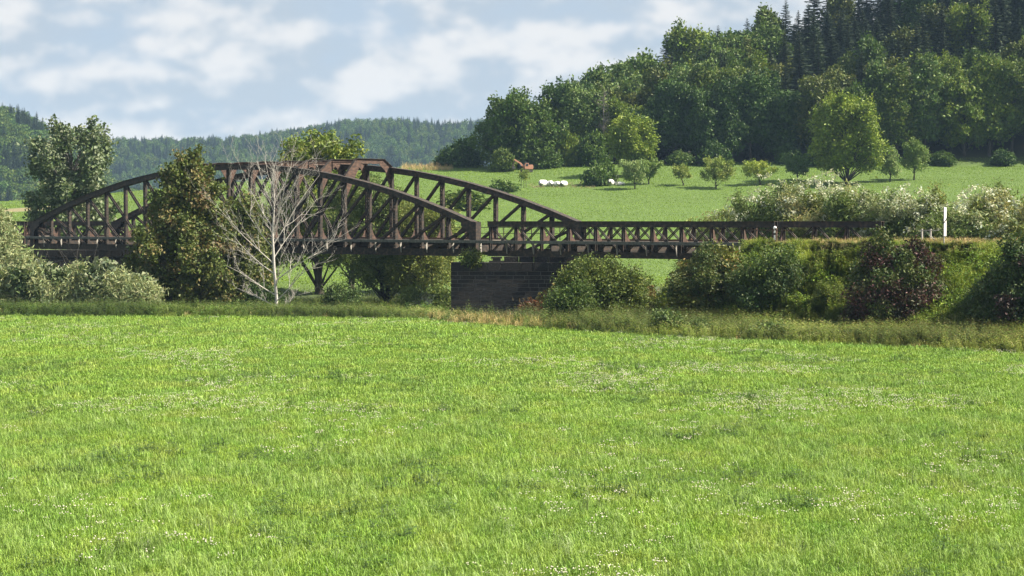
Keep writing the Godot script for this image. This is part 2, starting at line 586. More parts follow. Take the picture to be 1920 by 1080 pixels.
func scatter(called: String, mesh: Mesh, m: Material, buf: PackedFloat32Array, label: String, category: String) -> void:
	var mm := MultiMesh.new()
	mm.transform_format = MultiMesh.TRANSFORM_3D
	mm.use_colors = true
	mm.mesh = mesh
	mm.instance_count = buf.size() / 16
	mm.buffer = buf
	var o := MultiMeshInstance3D.new()
	o.name = numbered(called)
	o.multimesh = mm
	o.material_override = m
	add_child(o)
	tag(o, label, category, "", "stuff")

func spot(buf: PackedFloat32Array, at: Vector3, s: float, sy: float, tint: Color, lean := 0.0) -> void:
	var a := rr(0, TAU)
	var ca := cos(a) * s
	var sa := sin(a) * s
	var lx := rr(-lean, lean) * s
	var lz := rr(-lean, lean) * s
	buf.append_array([ca, lx, sa, at.x, 0.0, s * sy, 0.0, at.y, -sa, lz, ca, at.z, tint.r, tint.g, tint.b, 1.0])

# ------------------------------------------------------------------ the sky
func make_sky() -> Sky:
	var nz := FastNoiseLite.new()
	nz.seed = 41
	nz.frequency = 1.0
	nz.fractal_octaves = 6
	nz.fractal_gain = 0.56
	var big := FastNoiseLite.new()
	big.seed = 42
	big.frequency = 1.0
	big.fractal_octaves = 3
	# clouds that the photograph shows: centre px, py, half width, half height, weight
	var seen := [[640.0, 92.0, 190.0, 62.0, 1.0], [1000.0, 95.0, 180.0, 68.0, 1.1], [320.0, 195.0, 190.0, 46.0, 1.0], [1280.0, 20.0, 190.0, 62.0, 1.0], [900.0, 165.0, 130.0, 26.0, 0.75], [180.0, 92.0, 210.0, 50.0, 0.6], [0.0, 115.0, 45.0, 22.0, 0.9],
		[640.0, 215.0, 120.0, 26.0, 0.7], [150.0, 20.0, 300.0, 50.0, 0.75], [1180.0, 85.0, 120.0, 40.0, 0.9], [790.0, 20.0, 120.0, 30.0, 0.7], [60.0, 70.0, 24.0, 14.0, 0.9], [780.0, 75.0, 50.0, 28.0, 0.7]]
	var wide := Image.create(1024, 512, false, Image.FORMAT_RGBAF)
	_sky_rows(wide, 1024, 512, 0, 512, nz, big, seen)
	wide.resize(4096, 2048, Image.INTERPOLATE_CUBIC)
	# the band of sky near the horizon again at full fineness
	var band := Image.create(4096, 200, false, Image.FORMAT_RGBAF)
	_sky_rows(band, 4096, 2048, 830, 200, nz, big, seen)
	wide.blit_rect(band, Rect2i(0, 0, 4096, 200), Vector2i(0, 830))
	var mat := PanoramaSkyMaterial.new()
	mat.panorama = ImageTexture.create_from_image(wide)
	var sky := Sky.new()
	sky.sky_material = mat
	return sky

func _sky_rows(im: Image, w: int, h: int, from: int, rows: int, nz: FastNoiseLite, big: FastNoiseLite, seen: Array) -> void:
	var data := PackedFloat32Array()
	data.resize(w * rows * 4)
	var at := 0
	for r in rows:
		var up := PI * (0.5 - (from + r + 0.5) / h)
		var y := sin(up)
		var blue := clampf(pow(maxf(y, 0.0), 0.55) * 1.15, 0.0, 1.0)
		var air := Vector3(0.54, 0.65, 0.76).lerp(Vector3(0.26, 0.43, 0.68), blue)
		if y < 0.0:
			air = Vector3(0.54, 0.65, 0.76).lerp(Vector3(0.12, 0.16, 0.06), minf(1.0, -y * 12.0))
		for k in w:
			var az := TAU * (k + 0.5) / w - PI     # 0 is straight ahead
			var cover := 0.0
			var light := 0.0
			if y > -0.02:
				# flat-based clouds seen towards the horizon: stretch with height
				var v := up * 6.5
				var px := Vector3(sin(az) * 13.0, v * 4.2, cos(az) * 13.0)
				var n := nz.get_noise_3dv(px) * 0.75 + nz.get_noise_3dv(px * 2.4) * 0.4
				var b := big.get_noise_3dv(px * 0.35 + Vector3(9, 3, 5))
				var body := b * 0.9 + 0.38
				if absf(az) < 0.32 and up < 0.3:
					var qx := 960.0 + F * tan(az) + n * 60.0
					var qy := 415.0 - F * tan(up) + nz.get_noise_3dv(px + Vector3(20, 0, 0)) * 34.0
					var s := 0.0
					for c in seen:
						var ex: float = (qx - c[0]) / c[2]
						var ey: float = (qy - c[1]) / c[3]
						s = maxf(s, c[4] * (1.0 - ex * ex - ey * ey * (2.2 if ey < 0.0 else 0.8)))
					body = lerpf(s * 0.8 + 0.24, body, smoothstep(0.25, 0.32, absf(az)))
				var dens := body + n * 0.62
				cover = 0.52 + 0.45 * smoothstep(-0.26, 0.3, dens)
				# tops and the side towards the sun are bright, undersides grey
				var off := Vector3(0.16, 0.3, 0.05)
				var dn := nz.get_noise_3dv(px + off) * 0.75 + nz.get_noise_3dv(px * 2.4 + off * 1.2) * 0.4
				light = clampf(0.24 + (n - dn) * 1.7 + n * 0.55 + smoothstep(-0.1, 0.35, dens) * 0.25, 0.0, 1.0)
			var cl := Vector3(0.49, 0.57, 0.65).lerp(Vector3(0.82, 0.82, 0.82), light)
			var c3 := air.lerp(cl, cover) * SKY
			data[at] = c3.x
			data[at + 1] = c3.y
			data[at + 2] = c3.z
			data[at + 3] = 1.0
			at += 4
	im.set_data(w, rows, false, Image.FORMAT_RGBAF, data.to_byte_array())

# ------------------------------------------------------------------ the bridge
func arch_y(x: float, from: float, to: float) -> float:     # centre line of a curved top chord above the ground datum
	var u := clampf((x - from) / (to - from), 0.0, 1.0)
	return EYE - 0.35 + 5.65 * 4.0 * u * (1.0 - u)

func laced_post(o: Node3D, called: String, p: Vector3, q: Vector3, gap: float, deep: float, m: Material) -> void:
	# two channels joined by zigzag lacing bars
	var st := new_st()
	var y := (q - p).normalized()
	var x := Vector3(0, 0, 1).cross(y).normalized()
	for s in [-1.0, 1.0]:
		var e: Vector3 = x * gap * 0.5 * s
		bar(st, p + e, q + e, x, 0.05, deep)
		for z in [-1.0, 1.0]:
			var f: Vector3 = x * (gap * 0.5 - 0.05) * s + Vector3(0, 0, (deep * 0.5 - 0.02) * z)
			bar(st, p + f, q + f, x, 0.085, 0.03)
	var post := part(called, st.commit(), m, o)
	var lace := new_st()
	var l := (q - p).length()
	var n := maxi(3, int(l / 0.42))
	for z in [-1.0, 1.0]:
		for k in n:
			var s := 1.0 if k % 2 == 0 else -1.0
			var a: Vector3 = p + y * l * k / n - x * gap * 0.5 * s + Vector3(0, 0, deep * 0.5 * z)
			var b: Vector3 = p + y * l * (k + 1) / n + x * gap * 0.5 * s + Vector3(0, 0, deep * 0.5 * z)
			bar(lace, a, b, x, 0.07, 0.02)
	part("lacing", lace.commit(), m, post)

func gusset(o: Node3D, x: float, z: float, inward: float) -> void:
	# knee plate in the plane across the bridge, from the walkway up along the post
	var st := new_st()
	var base := EYE - 1.75
	plate(st, PackedVector2Array([Vector2(0.14, base), Vector2(0.95, base), Vector2(0.5, base + 0.55), Vector2(0.2, base + 1.3), Vector2(0.14, base + 1.3)]), Vector3(x, 0, z), Vector3(0, 0, inward), Vector3.UP, 0.04)
	part("knee_plate", st.commit(), M.rust_red, o)

func truss_bow(o: Node3D, to: float, z: float, inward: float) -> void:
	# one bow of the main span: 20 panels ending at x = to
	var from := to - 20.0 * PAN
	var low := EYE - 2.7
	var top := new_st()
	for k in 20:
		var xa := from + k * PAN
		var a := Vector3(xa, arch_y(xa, from, to), z)
		var b := Vector3(xa + PAN, arch_y(xa + PAN, from, to), z)
		var ext := (b - a).normalized() * 0.02
		for s in [-1.0, 1.0]:
			bar(top, a - ext + Vector3(0, 0, 0.24 * s), b + ext + Vector3(0, 0, 0.24 * s), Vector3(0, 0, 1), 0.05, 0.5)
		bar(top, a - ext + Vector3(0, 0.26, 0), b + ext + Vector3(0, 0.26, 0), Vector3(0, 0, 1), 0.72, 0.04)
		bar(top, a - ext - Vector3(0, 0.24, 0), b + ext - Vector3(0, 0.24, 0), Vector3(0, 0, 1), 0.6, 0.03)
	part("top_chord", top.commit(), M.rust, o)
	var st := new_st()
	for s in [-1.0, 1.0]:
		bar(st, Vector3(from - 0.4, low, z + 0.2 * s), Vector3(to + 0.4, low, z + 0.2 * s), Vector3(0, 0, 1), 0.05, 0.6)
	bar(st, Vector3(from - 0.4, low - 0.3, z), Vector3(to + 0.4, low - 0.3, z), Vector3(0, 0, 1), 0.62, 0.035)
	part("bottom_chord", st.commit(), M.rust, o)
	for k in 21:
		var x := from + k * PAN
		var q := arch_y(x, from, to)
		if k == 0 or k == 20:
			var e := new_st()
			var s := 1.0 if k == 20 else -1.0
			for zz in [-1.0, 1.0]:
				var gp_ := new_st()
				plate(gp_, PackedVector2Array([Vector2(0.28 * s, low - 0.25), Vector2(0.28 * s, q + 0.28), Vector2(0.0, q + 0.34), Vector2(-1.5 * s, q + 0.42), Vector2(-1.6 * s, q - 0.0), Vector2(-0.55 * s, q - 0.75), Vector2(-0.42 * s, low - 0.25)]), Vector3(x, 0, z + 0.3 * zz), Vector3(1, 0, 0), Vector3.UP, 0.04)
				part("end_plate", gp_.commit(), M.rust, o)
			bar(e, Vector3(x + 0.26 * s, low - 0.28, z), Vector3(x + 0.26 * s, q + 0.3, z), Vector3(0, 0, 1), 0.64, 0.04)
			part("end_post", e.commit(), M.rust, o)
		else:
			laced_post(o, "vertical", Vector3(x, low, z), Vector3(x, q - 0.05, z), 0.32, 0.28, M.rust)
		if k > 0 and k < 20:
			gusset(o, x, z, inward)
	# diagonals cross two panels each, falling towards the middle
	for side in [1, -1]:
		for k in 10:
			for reach in ([1, 2] if k == 0 else [2]):
				var ia: int = 20 - k if side == 1 else k
				var ib: int = ia - reach * side
				var xa := from + ia * PAN
				var xb := from + ib * PAN
				var a := Vector3(xa, arch_y(xa, from, to), z)
				var b := Vector3(xb, low, z)
				var d := new_st()
				var nz := 0.0 if side == 1 else 0.03
				for s in [-1.0, 1.0]:
					bar(d, a + Vector3(0, 0, 0.11 * s + nz), b + Vector3(0, 0, 0.11 * s + nz), Vector3(0, 0, 1), 0.05, 0.2)
				var n := int((a - b).length() / 0.8)
				for j in n:
					box(d, a.lerp(b, (j + 0.5) / n) + Vector3(0, 0, nz), Vector3(0.16, 0.12, 0.2))
				part("diagonal", d.commit(), M.rust, o)

func walkway(o: Node3D, from: float, to: float, z: float, out_: float, step: float) -> void:
	var st := new_st()
	var y := EYE - 1.63
	box(st, Vector3((from + to) * 0.5, y - 0.03, z + out_ * 0.62), Vector3(to - from, 0.06, 0.78))
	box(st, Vector3((from + to) * 0.5, y - 0.12, z + out_ * 1.03), Vector3(to - from, 0.24, 0.05))
	part("walkway", st.commit(), M.deck, o)
	var n := int(round((to - from) / step))
	for k in n + 1:
		var b := new_st()
		var x := from + (to - from) * k / n
		plate(b, PackedVector2Array([Vector2(0.27, y - 0.07), Vector2(0.62, y - 0.07), Vector2(0.5, y - 0.3), Vector2(0.34, y - 1.1), Vector2(0.27, y - 1.15)]), Vector3(x, 0, z), Vector3(0, 0, out_), Vector3.UP, 0.05)
		part("bracket", b.commit(), M.galvanised, o)

func handrail(o: Node3D, from: float, to: float, z: float) -> void:
	var y := EYE - 1.63
	for h in [0.55, 1.08]:
		var st := new_st()
		bar(st, Vector3(from, y + h, z), Vector3(to, y + h, z), Vector3(0, 0, 1), 0.05, 0.05)
		part("handrail", st.commit(), M.rust, o)
	var n := int((to - from) / PAN)
	for k in n + 1:
		var st := new_st()
		var x := from + (to - from) * k / n
		bar(st, Vector3(x, y, z), Vector3(x, y + 1.12, z), Vector3(0, 0, 1), 0.06, 0.06)
		part("handrail_post", st.commit(), M.rust, o)

func floor_of(o: Node3D, from: float, to: float, step: float) -> void:
	var y := EYE - 2.25
	var n := int(round((to - from) / step))
	for k in n + 1:
		var st := new_st()
		var x := from + (to - from) * k / n
		box(st, Vector3(x, y, -WID * 0.5), Vector3(0.05, 0.75, WID - 0.5))
		box(st, Vector3(x, y + 0.385, -WID * 0.5), Vector3(0.3, 0.03, WID - 0.5))
		box(st, Vector3(x, y - 0.385, -WID * 0.5), Vector3(0.3, 0.03, WID - 0.5))
		part("cross_beam", st.commit(), M.rust, o)
	for z in [-1.0, 1.0]:
		var st := new_st()
		box(st, Vector3((from + to) * 0.5, y + 0.16, -WID * 0.5 + 0.9 * z), Vector3(to - from, 0.42, 0.26))
		part("stringer", st.commit(), M.rust, o)
		var rail := new_st()
		box(rail, Vector3((from + to) * 0.5, y + 0.72, -WID * 0.5 + 0.75 * z), Vector3(to - from, 0.13, 0.07))
		box(rail, Vector3((from + to) * 0.5, y + 0.65, -WID * 0.5 + 0.75 * z), Vector3(to - from, 0.02, 0.14))
		part("rail", rail.commit(), M.rust_red, o)
	var deck := new_st()
	box(deck, Vector3((from + to) * 0.5, y + 0.51, -WID * 0.5), Vector3(to - from, 0.24, 2.6))
	part("track_bed", deck.commit(), M.timber, o)

func lattice_girder(o: Node3D, from: float, n: int, step: float, z: float, inward: float) -> void:
	var to := from + n * step
	var low := EYE - 2.72
	var high := EYE - 0.25
	for y in [high, low]:
		var st := new_st()
		for s in [-1.0, 1.0]:
			bar(st, Vector3(from - 0.2, y, z + 0.16 * s), Vector3(to + 0.2, y, z + 0.16 * s), Vector3(0, 0, 1), 0.05, 0.46)
		var flange: float = y + 0.24 if y == high else y - 0.24
		bar(st, Vector3(from - 0.2, flange, z), Vector3(to + 0.2, flange, z), Vector3(0, 0, 1), 0.5, 0.035)
		part("top_chord" if y == high else "bottom_chord", st.commit(), M.rust, o)
	for k in n + 1:
		var x := from + k * step
		var st := new_st()
		for s in [-1.0, 1.0]:
			bar(st, Vector3(x, low, z + 0.1 * s), Vector3(x, high, z + 0.1 * s), Vector3(0, 0, 1), 0.05, 0.2)
		box(st, Vector3(x, (low + high) * 0.5, z), Vector3(0.05, high - low, 0.3))
		part("end_post" if k == 0 or k == n else "vertical", st.commit(), M.rust_red if k == n else M.rust, o)
		if k > 0 and k < n:
			gusset(o, x, z, inward)
		if k < n:
			for s in [1.0, -1.0]:
				var d := new_st()
				var a := Vector3(x if s > 0 else x + step, high, z + 0.075 * s)
				var b := Vector3(x + step if s > 0 else x, low, z + 0.075 * s)
				for zz in [-1.0, 1.0]:
					bar(d, a + Vector3(0.045 * zz, 0.045 * zz * s, 0), b + Vector3(0.045 * zz, 0.045 * zz * s, 0), Vector3(0, 0, 1), 0.1, 0.05)
				part("diagonal", d.commit(), M.rust, o)

func portal(o: Node3D, x: float, yn: float, yf: float) -> void:
	var top := EYE + 5.8
	var ez := Vector3(0, 0, -1)
	var polys := [
		[Vector2(0.0, yn - 1.7), Vector2(0.25, yn - 1.7), Vector2(1.1, yn - 0.1), Vector2(2.0, top - 0.42), Vector2(1.35, top), Vector2(0.0, yn + 0.3)],
		[Vector2(1.35, top), Vector2(2.0, top - 0.42), Vector2(WID - 1.6, top - 0.42), Vector2(WID - 1.0, top)],
		[Vector2(WID, yf - 1.7), Vector2(WID - 0.25, yf - 1.7), Vector2(WID - 0.8, yf - 0.1), Vector2(WID - 1.6, top - 0.42), Vector2(WID - 1.0, top), Vector2(WID, yf + 0.3)]]
	var names := ["portal_leg", "portal_beam", "portal_leg"]
	for k in 3:
		var st := new_st()
		plate(st, PackedVector2Array(polys[k]), Vector3(x, 0, 0), ez, Vector3.UP, 0.05)
		part(names[k], st.commit(), M.rust_red, o)
	var fl := new_st()
	var pts := [Vector3(x, yn + 0.32, 0.0), Vector3(x, top + 0.02, -1.35), Vector3(x, top + 0.02, -WID + 1.0), Vector3(x, yf + 0.32, -WID)]
	for k in 3:
		bar(fl, pts[k], pts[k + 1], Vector3(1, 0, 0), 0.3, 0.04)
	bar(fl, Vector3(x, top - 0.44, -2.0), Vector3(x, top - 0.44, -WID + 1.6), Vector3(1, 0, 0), 0.3, 0.035)
	part("portal_flange", fl.commit(), M.rust, o)

func masonry(o: Node3D, from: float, to: float, low: float, high: float, deep: float) -> void:
	# coursed stone in the plane of the pier's long side; x runs along it, z towards the camera
	var cap := 0.78
	var core := new_st()
	box(core, Vector3((from + to) * 0.5, (low + high - 0.05) * 0.5, 0), Vector3(to - from - 0.12, high - low - 0.05, deep - 0.12))
	part("core", core.commit(), M.mortar, o)
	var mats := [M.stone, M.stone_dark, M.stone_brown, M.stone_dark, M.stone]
	var y := high
	var row := 0
	while y > low + 0.1:
		var h := cap if row == 0 else rr(0.3, 0.4)
		h = minf(h, y - low)
		var x := from
		var first := true
		while x < to - 0.02:
			var w := rr(0.7, 1.5) if row > 0 else rr(1.1, 1.7)
			if first and row % 2 == 1:
				w *= 0.55
			first = false
			if to - x - w < 0.4:
				w = to - x
			var st := new_st()
			var proud := rr(0.0, 0.025) + (0.05 if row == 0 else 0.0)
			var d := deep + proud * 2.0
			var j := 0.05
			# chamfered block
			box(st, Vector3(x + w * 0.5, y - h * 0.5, 0), Vector3(w - j, h - j, d - 0.04))
			box(st, Vector3(x + w * 0.5, y - h * 0.5, 0), Vector3(w - j - 0.03, h - j - 0.03, d))
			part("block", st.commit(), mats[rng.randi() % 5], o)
			x += w
		y -= h
		row += 1

func build_bridge() -> Node3D:
	var place := Vector3(-3.10, 0, -184.3)
	var o := thing("truss_bridge_span", "long rusty bow-topped truss span with brown portal frames over its crown", "bridge", place)
	o.rotation.y = -TURN
	truss_bow(o, 0.0, 0.0, -1.0)
	truss_bow(o, 2.0 * PAN, -WID, 1.0)
	floor_of(o, -18.0 * PAN, 0.0, PAN)
	walkway(o, -20.0 * PAN - 0.9, 0.9, 0.0, 1.0, PAN)
	handrail(o, -18.0 * PAN, 2.0 * PAN, -WID - 1.0)
	for k in range(5, 14):
		portal(o, -k * PAN, arch_y(-k * PAN, -20.0 * PAN, 0.0), arch_y(-k * PAN, -18.0 * PAN, 2.0 * PAN))
		if k < 13:
			for s in [0, 1]:
				var st := new_st()
				var za := -1.4 if s == 0 else -WID + 1.1
				var zb := -WID + 1.1 if s == 0 else -1.4
				bar(st, Vector3(-k * PAN, EYE + 5.62 - s * 0.1, za), Vector3(-(k + 1) * PAN, EYE + 5.62 - s * 0.1, zb), Vector3.UP, 0.1, 0.12)
				part("wind_brace", st.commit(), M.rust_red, o)
	var r := thing("lattice_bridge_span", "low dark lattice girder span on the embankment side of the stone pier", "bridge", place)
	r.rotation.y = -TURN
	lattice_girder(r, 1.8, 10, 3.07, 0.0, -1.0)
	lattice_girder(r, 0.4 + 2.0 * PAN, 10, 3.07, -WID, 1.0)
	floor_of(r, 1.8 + 2.0 * PAN, 32.5, 3.07)
	walkway(r, 0.95, 32.6, 0.0, 1.0, 3.07)
	var l := thing("lattice_bridge_span", "low dark lattice girder span running out beyond the willows, past the bow's far end", "bridge", place)
	l.rotation.y = -TURN
	lattice_girder(l, -20.0 * PAN - 1.8 - 10 * 3.07, 10, 3.07, 0.0, -1.0)
	lattice_girder(l, -18.0 * PAN - 1.8 - 10 * 3.07, 10, 3.07, -WID, 1.0)
	floor_of(l, -18.0 * PAN - 1.8 - 30.7, -20.0 * PAN - 1.8, 3.07)
	walkway(l, -20.0 * PAN - 32.5, -20.0 * PAN - 0.95, 0.0, 1.0, 3.07)
	# piers lie along the river, square to the picture
	var far := Vector3(WID * sin(TURN) + 2 * PAN * cos(TURN), 0, 0).length()
	for s in 2:
		var end := o.transform * Vector3(0.6, 0, 0) if s == 0 else o.transform * Vector3(-20.0 * PAN - 0.8, 0, 0)
		var p := thing("bridge_pier", "dark coursed stone pier under the joint of bow truss and embankment girder" if s == 0 else "shadowed stone pier behind the pale willows under the bow's far end", "bridge pier", Vector3(end.x + far * 0.5, 0, end.z - 1.2), "stone piers of the bridge")
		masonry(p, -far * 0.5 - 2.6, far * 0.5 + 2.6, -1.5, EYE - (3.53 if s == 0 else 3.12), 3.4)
		for k in (4 if s == 0 else 0):
			var at: Vector3 = [Vector3(-far * 0.5 - 0.7, 0, 1.0), Vector3(-far * 0.5 + 1.35, 0, 1.0), Vector3(far * 0.5 - 1.2, 0, -0.7), Vector3(far * 0.5 + 1.0, 0, -0.7)][k]
			var st := new_st()
			box(st, at + Vector3(0, EYE - 3.46, 0), Vector3(1.3, 0.14, 0.9))
			box(st, at + Vector3(0, EYE - 3.30, 0), Vector3(0.7, 0.2, 0.6))
			box(st, at + Vector3(0, EYE - 3.13, 0), Vector3(0.95, 0.16, 0.7))
			part("bearing", st.commit(), M.dark_steel, p)
		if s == 0:
			for k in 6:
				var st := new_st()
				box(st, Vector3(-1.9 + k * 1.3, EYE - 3.3, -0.6), Vector3(1.27, 0.45, 1.6 + 0.03 * (k % 2)))
				part("bench_stone", st.commit(), M.stone_dark if k % 2 else M.stone, p)
	# abutment where the embankment begins
	var ab := thing("bridge_abutment", "stone abutment at the end of the embankment, behind the grey-green bushes", "bridge abutment", o.transform * Vector3(36.8, 0, -WID * 0.5))
	ab.rotation.y = -TURN * 0.1
	masonry(ab, -6.5, 6.5, 0.0, EYE - 3.3, 2.0)
	return o

func track_local(t: Vector3) -> Vector3:
	return Transform3D(Basis(Vector3.UP, -TURN), Vector3(-3.10, 0, -184.3)) * t

# height of the embankment over the ground datum in track coordinates
func bank_y(x: float, z: float) -> float:
	var out_ := maxf(z - 2.4, -WID - 2.4 - z)
	var edge := 33.5 + clampf(-z, -1.5, 9.0) * 1.15       # the skewed end
	var y := EYE - 1.62 - maxf(out_, 0.0) * 0.6
	if x < edge:
		y -= (edge - x) * 1.1
	return maxf(y, -2.0) + soft.get_noise_2d(x * 6.0, z * 6.0) * 0.7 * clampf(out_, 0.0, 1.0)

func build_embankment() -> void:
	var v := PackedVector3Array()
	var c := PackedColorArray()
	var n := PackedVector3Array()
	var idx := PackedInt32Array()
	var w := 61
	var rows := 56
	for k in rows:
		var x := 20.0 + k * 1.4
		for j in w:
			var z := 14.5 - j * 0.58
			var y := bank_y(x, z)
			v.append(track_local(Vector3(x, y, z)))
			var nn := Vector3(bank_y(x - 0.4, z) - bank_y(x + 0.4, z), 0.8, bank_y(x, z - 0.4) - bank_y(x, z + 0.4)).normalized()
			n.append(Basis(Vector3.UP, -TURN) * nn)
			var path := 1.0 if z < 1.6 and z > -WID - 1.6 else 0.0
			c.append(Color(0.055, 0.08, 0.02).lerp(Color(0.16, 0.13, 0.09), path))
	for k in rows - 1:
		for j in w - 1:
			var a := k * w + j
			idx.append_array([a, a + w, a + 1, a + 1, a + w, a + w + 1])
	var o := part(numbered("embankment"), arrays_mesh(v, n, c, idx), M.soil, self)
	tag(o, "grassed railway embankment that carries the track away from the girder span", "embankment", "", "structure")
	# the track on it
	var t := thing("railway_track", "rusty rails on a ballast bed along the top of the embankment", "railway track", Vector3(-3.10, 0, -184.3))
	t.rotation.y = -TURN
	var bed := new_st()
	plate(bed, PackedVector2Array([Vector2(0.0, EYE - 1.75), Vector2(0.35, EYE - 1.48), Vector2(WID - 1.4, EYE - 1.48), Vector2(WID - 1.0, EYE - 1.75)]), Vector3(67.5, 0, -0.5), Vector3(0, 0, -1), Vector3.UP, 58.0)
	part("ballast", bed.commit(), M.ballast, t)
	for s in [-1.0, 1.0]:
		var rail := new_st()
		box(rail, Vector3(67.5, EYE - 1.37, -WID * 0.5 + 0.75 * s), Vector3(58.0, 0.14, 0.07))
		box(rail, Vector3(67.5, EYE - 1.42, -WID * 0.5 + 0.75 * s), Vector3(58.0, 0.03, 0.15))
		part("rail", rail.commit(), M.rust, t)
	var sl := new_st()
	box(sl, Vector3.ZERO, Vector3(0.26, 0.1, 2.6))
	box(sl, Vector3.ZERO, Vector3(0.2, 0.13, 2.55))
	var sleeper := sl.commit()
	for k in 88:
		var b := part("sleeper", sleeper, M.timber, t)
		b.position = Vector3(39.0 + k * 0.65, EYE - 1.485, -WID * 0.5)

func build_trackside() -> void:
	# approach beacon: white board with one black slanting bar, seen edge-on from the meadow
	var at := track_local(Vector3(48.8, EYE - 1.6, 1.7))
	var o := thing("approach_beacon", "tall narrow white board with one black slanting bar on a short post", "railway sign", at)
	o.rotation.y = -TURN + 0.1
	var post := new_st()
	box(post, Vector3(0, 0.3, 0.05), Vector3(0.07, 0.7, 0.07))
	part("post", post.commit(), M.galvanised, o)
	var board := new_st()
	box(board, Vector3(0.05, 1.58, 0), Vector3(0.03, 2.0, 0.36))
	part("board", board.commit(), M.white_paint, o)
	var edge := new_st()
	for s in [-1.0, 1.0]:
		box(edge, Vector3(0.05, 1.58, 0.195 * s), Vector3(0.045, 2.06, 0.03))
		box(edge, Vector3(0.05, 1.58 + 1.015 * s, 0), Vector3(0.045, 0.03, 0.36))
	part("border", edge.commit(), M.black_paint, o)
	var stripe := new_st()
	plate(stripe, PackedVector2Array([Vector2(-0.18, 1.42), Vector2(0.18, 1.7), Vector2(0.18, 1.84), Vector2(-0.18, 1.56)]), Vector3(0.068, 0, 0), Vector3(0, 0, -1), Vector3.UP, 0.006)
	part("bar", stripe.commit(), M.black_paint, o)
	# railing at the near end of the girder
	var g := thing("pipe_railing", "rusty pipe railing beside the end post of the girder span", "railing", track_local(Vector3(32.0, EYE - 2.0, 1.5)))
	g.rotation.y = -TURN
	for k in 2:
		var st := new_st()
		bar(st, Vector3(k * 1.9, -0.4, 0), Vector3(k * 1.9, 1.5, 0), Vector3(0, 0, 1), 0.11, 0.11)
		part("post", st.commit(), M.rust_red, g)
	for y in [0.55, 1.35]:
		var st := new_st()
		bar(st, Vector3(-1.2, y, 0), Vector3(3.0, y, 0), Vector3(0, 0, 1), 0.055, 0.055)
		part("rail", st.commit(), M.rust_red, g)
	var m := thing("marker_post", "slim peeling white marker post with dark bands beside the girder's end post", "marker post", track_local(Vector3(33.6, EYE - 1.95, 1.3)))
	for k in 5:
		var st := new_st()
		var cyl := CylinderMesh.new()
		cyl.top_radius = 0.085 if k < 4 else 0.05
		cyl.bottom_radius = 0.085 if k < 4 else 0.1
		cyl.height = 0.16 if k % 2 else 0.38
		cyl.radial_segments = 10
		st.append_from(cyl, 0, Transform3D(Basis(), Vector3(0, [0.2, 0.47, 0.74, 1.01, 1.28][k], 0)))
		part("white_band" if k % 2 == 0 else "dark_band", st.commit(), M.white_paint if k % 2 == 0 else M.dark_steel, m)
	var cap := new_st()
	var ball := SphereMesh.new()
	ball.radius = 0.13
	ball.height = 0.3
	cap.append_from(ball, 0, Transform3D(Basis(), Vector3(0, 1.45, 0)))
	part("cap", cap.commit(), M.white_paint, m)
	var g2 := thing("pipe_railing", "short grey pipe railing behind the purple bush, with a slanting stay", "railing", track_local(Vector3(43.2, EYE - 1.9, -WID + 2.0)))
	g2.rotation.y = -TURN
	for k in 2:
		var st := new_st()
		bar(st, Vector3(k * 0.75, -0.2, 0), Vector3(k * 0.75, 1.35, 0), Vector3(0, 0, 1), 0.1, 0.1)
		part("post", st.commit(), M.galvanised, g2)
	var st := new_st()
	bar(st, Vector3(-0.3, 1.25, 0), Vector3(1.4, 1.25, 0), Vector3(0, 0, 1), 0.05, 0.05)
	bar(st, Vector3(0.75, 0.8, 0.06), Vector3(2.0, 0.1, 0.06), Vector3(0, 0, 1), 0.06, 0.06)
	part("rail", st.commit(), M.galvanised, g2)

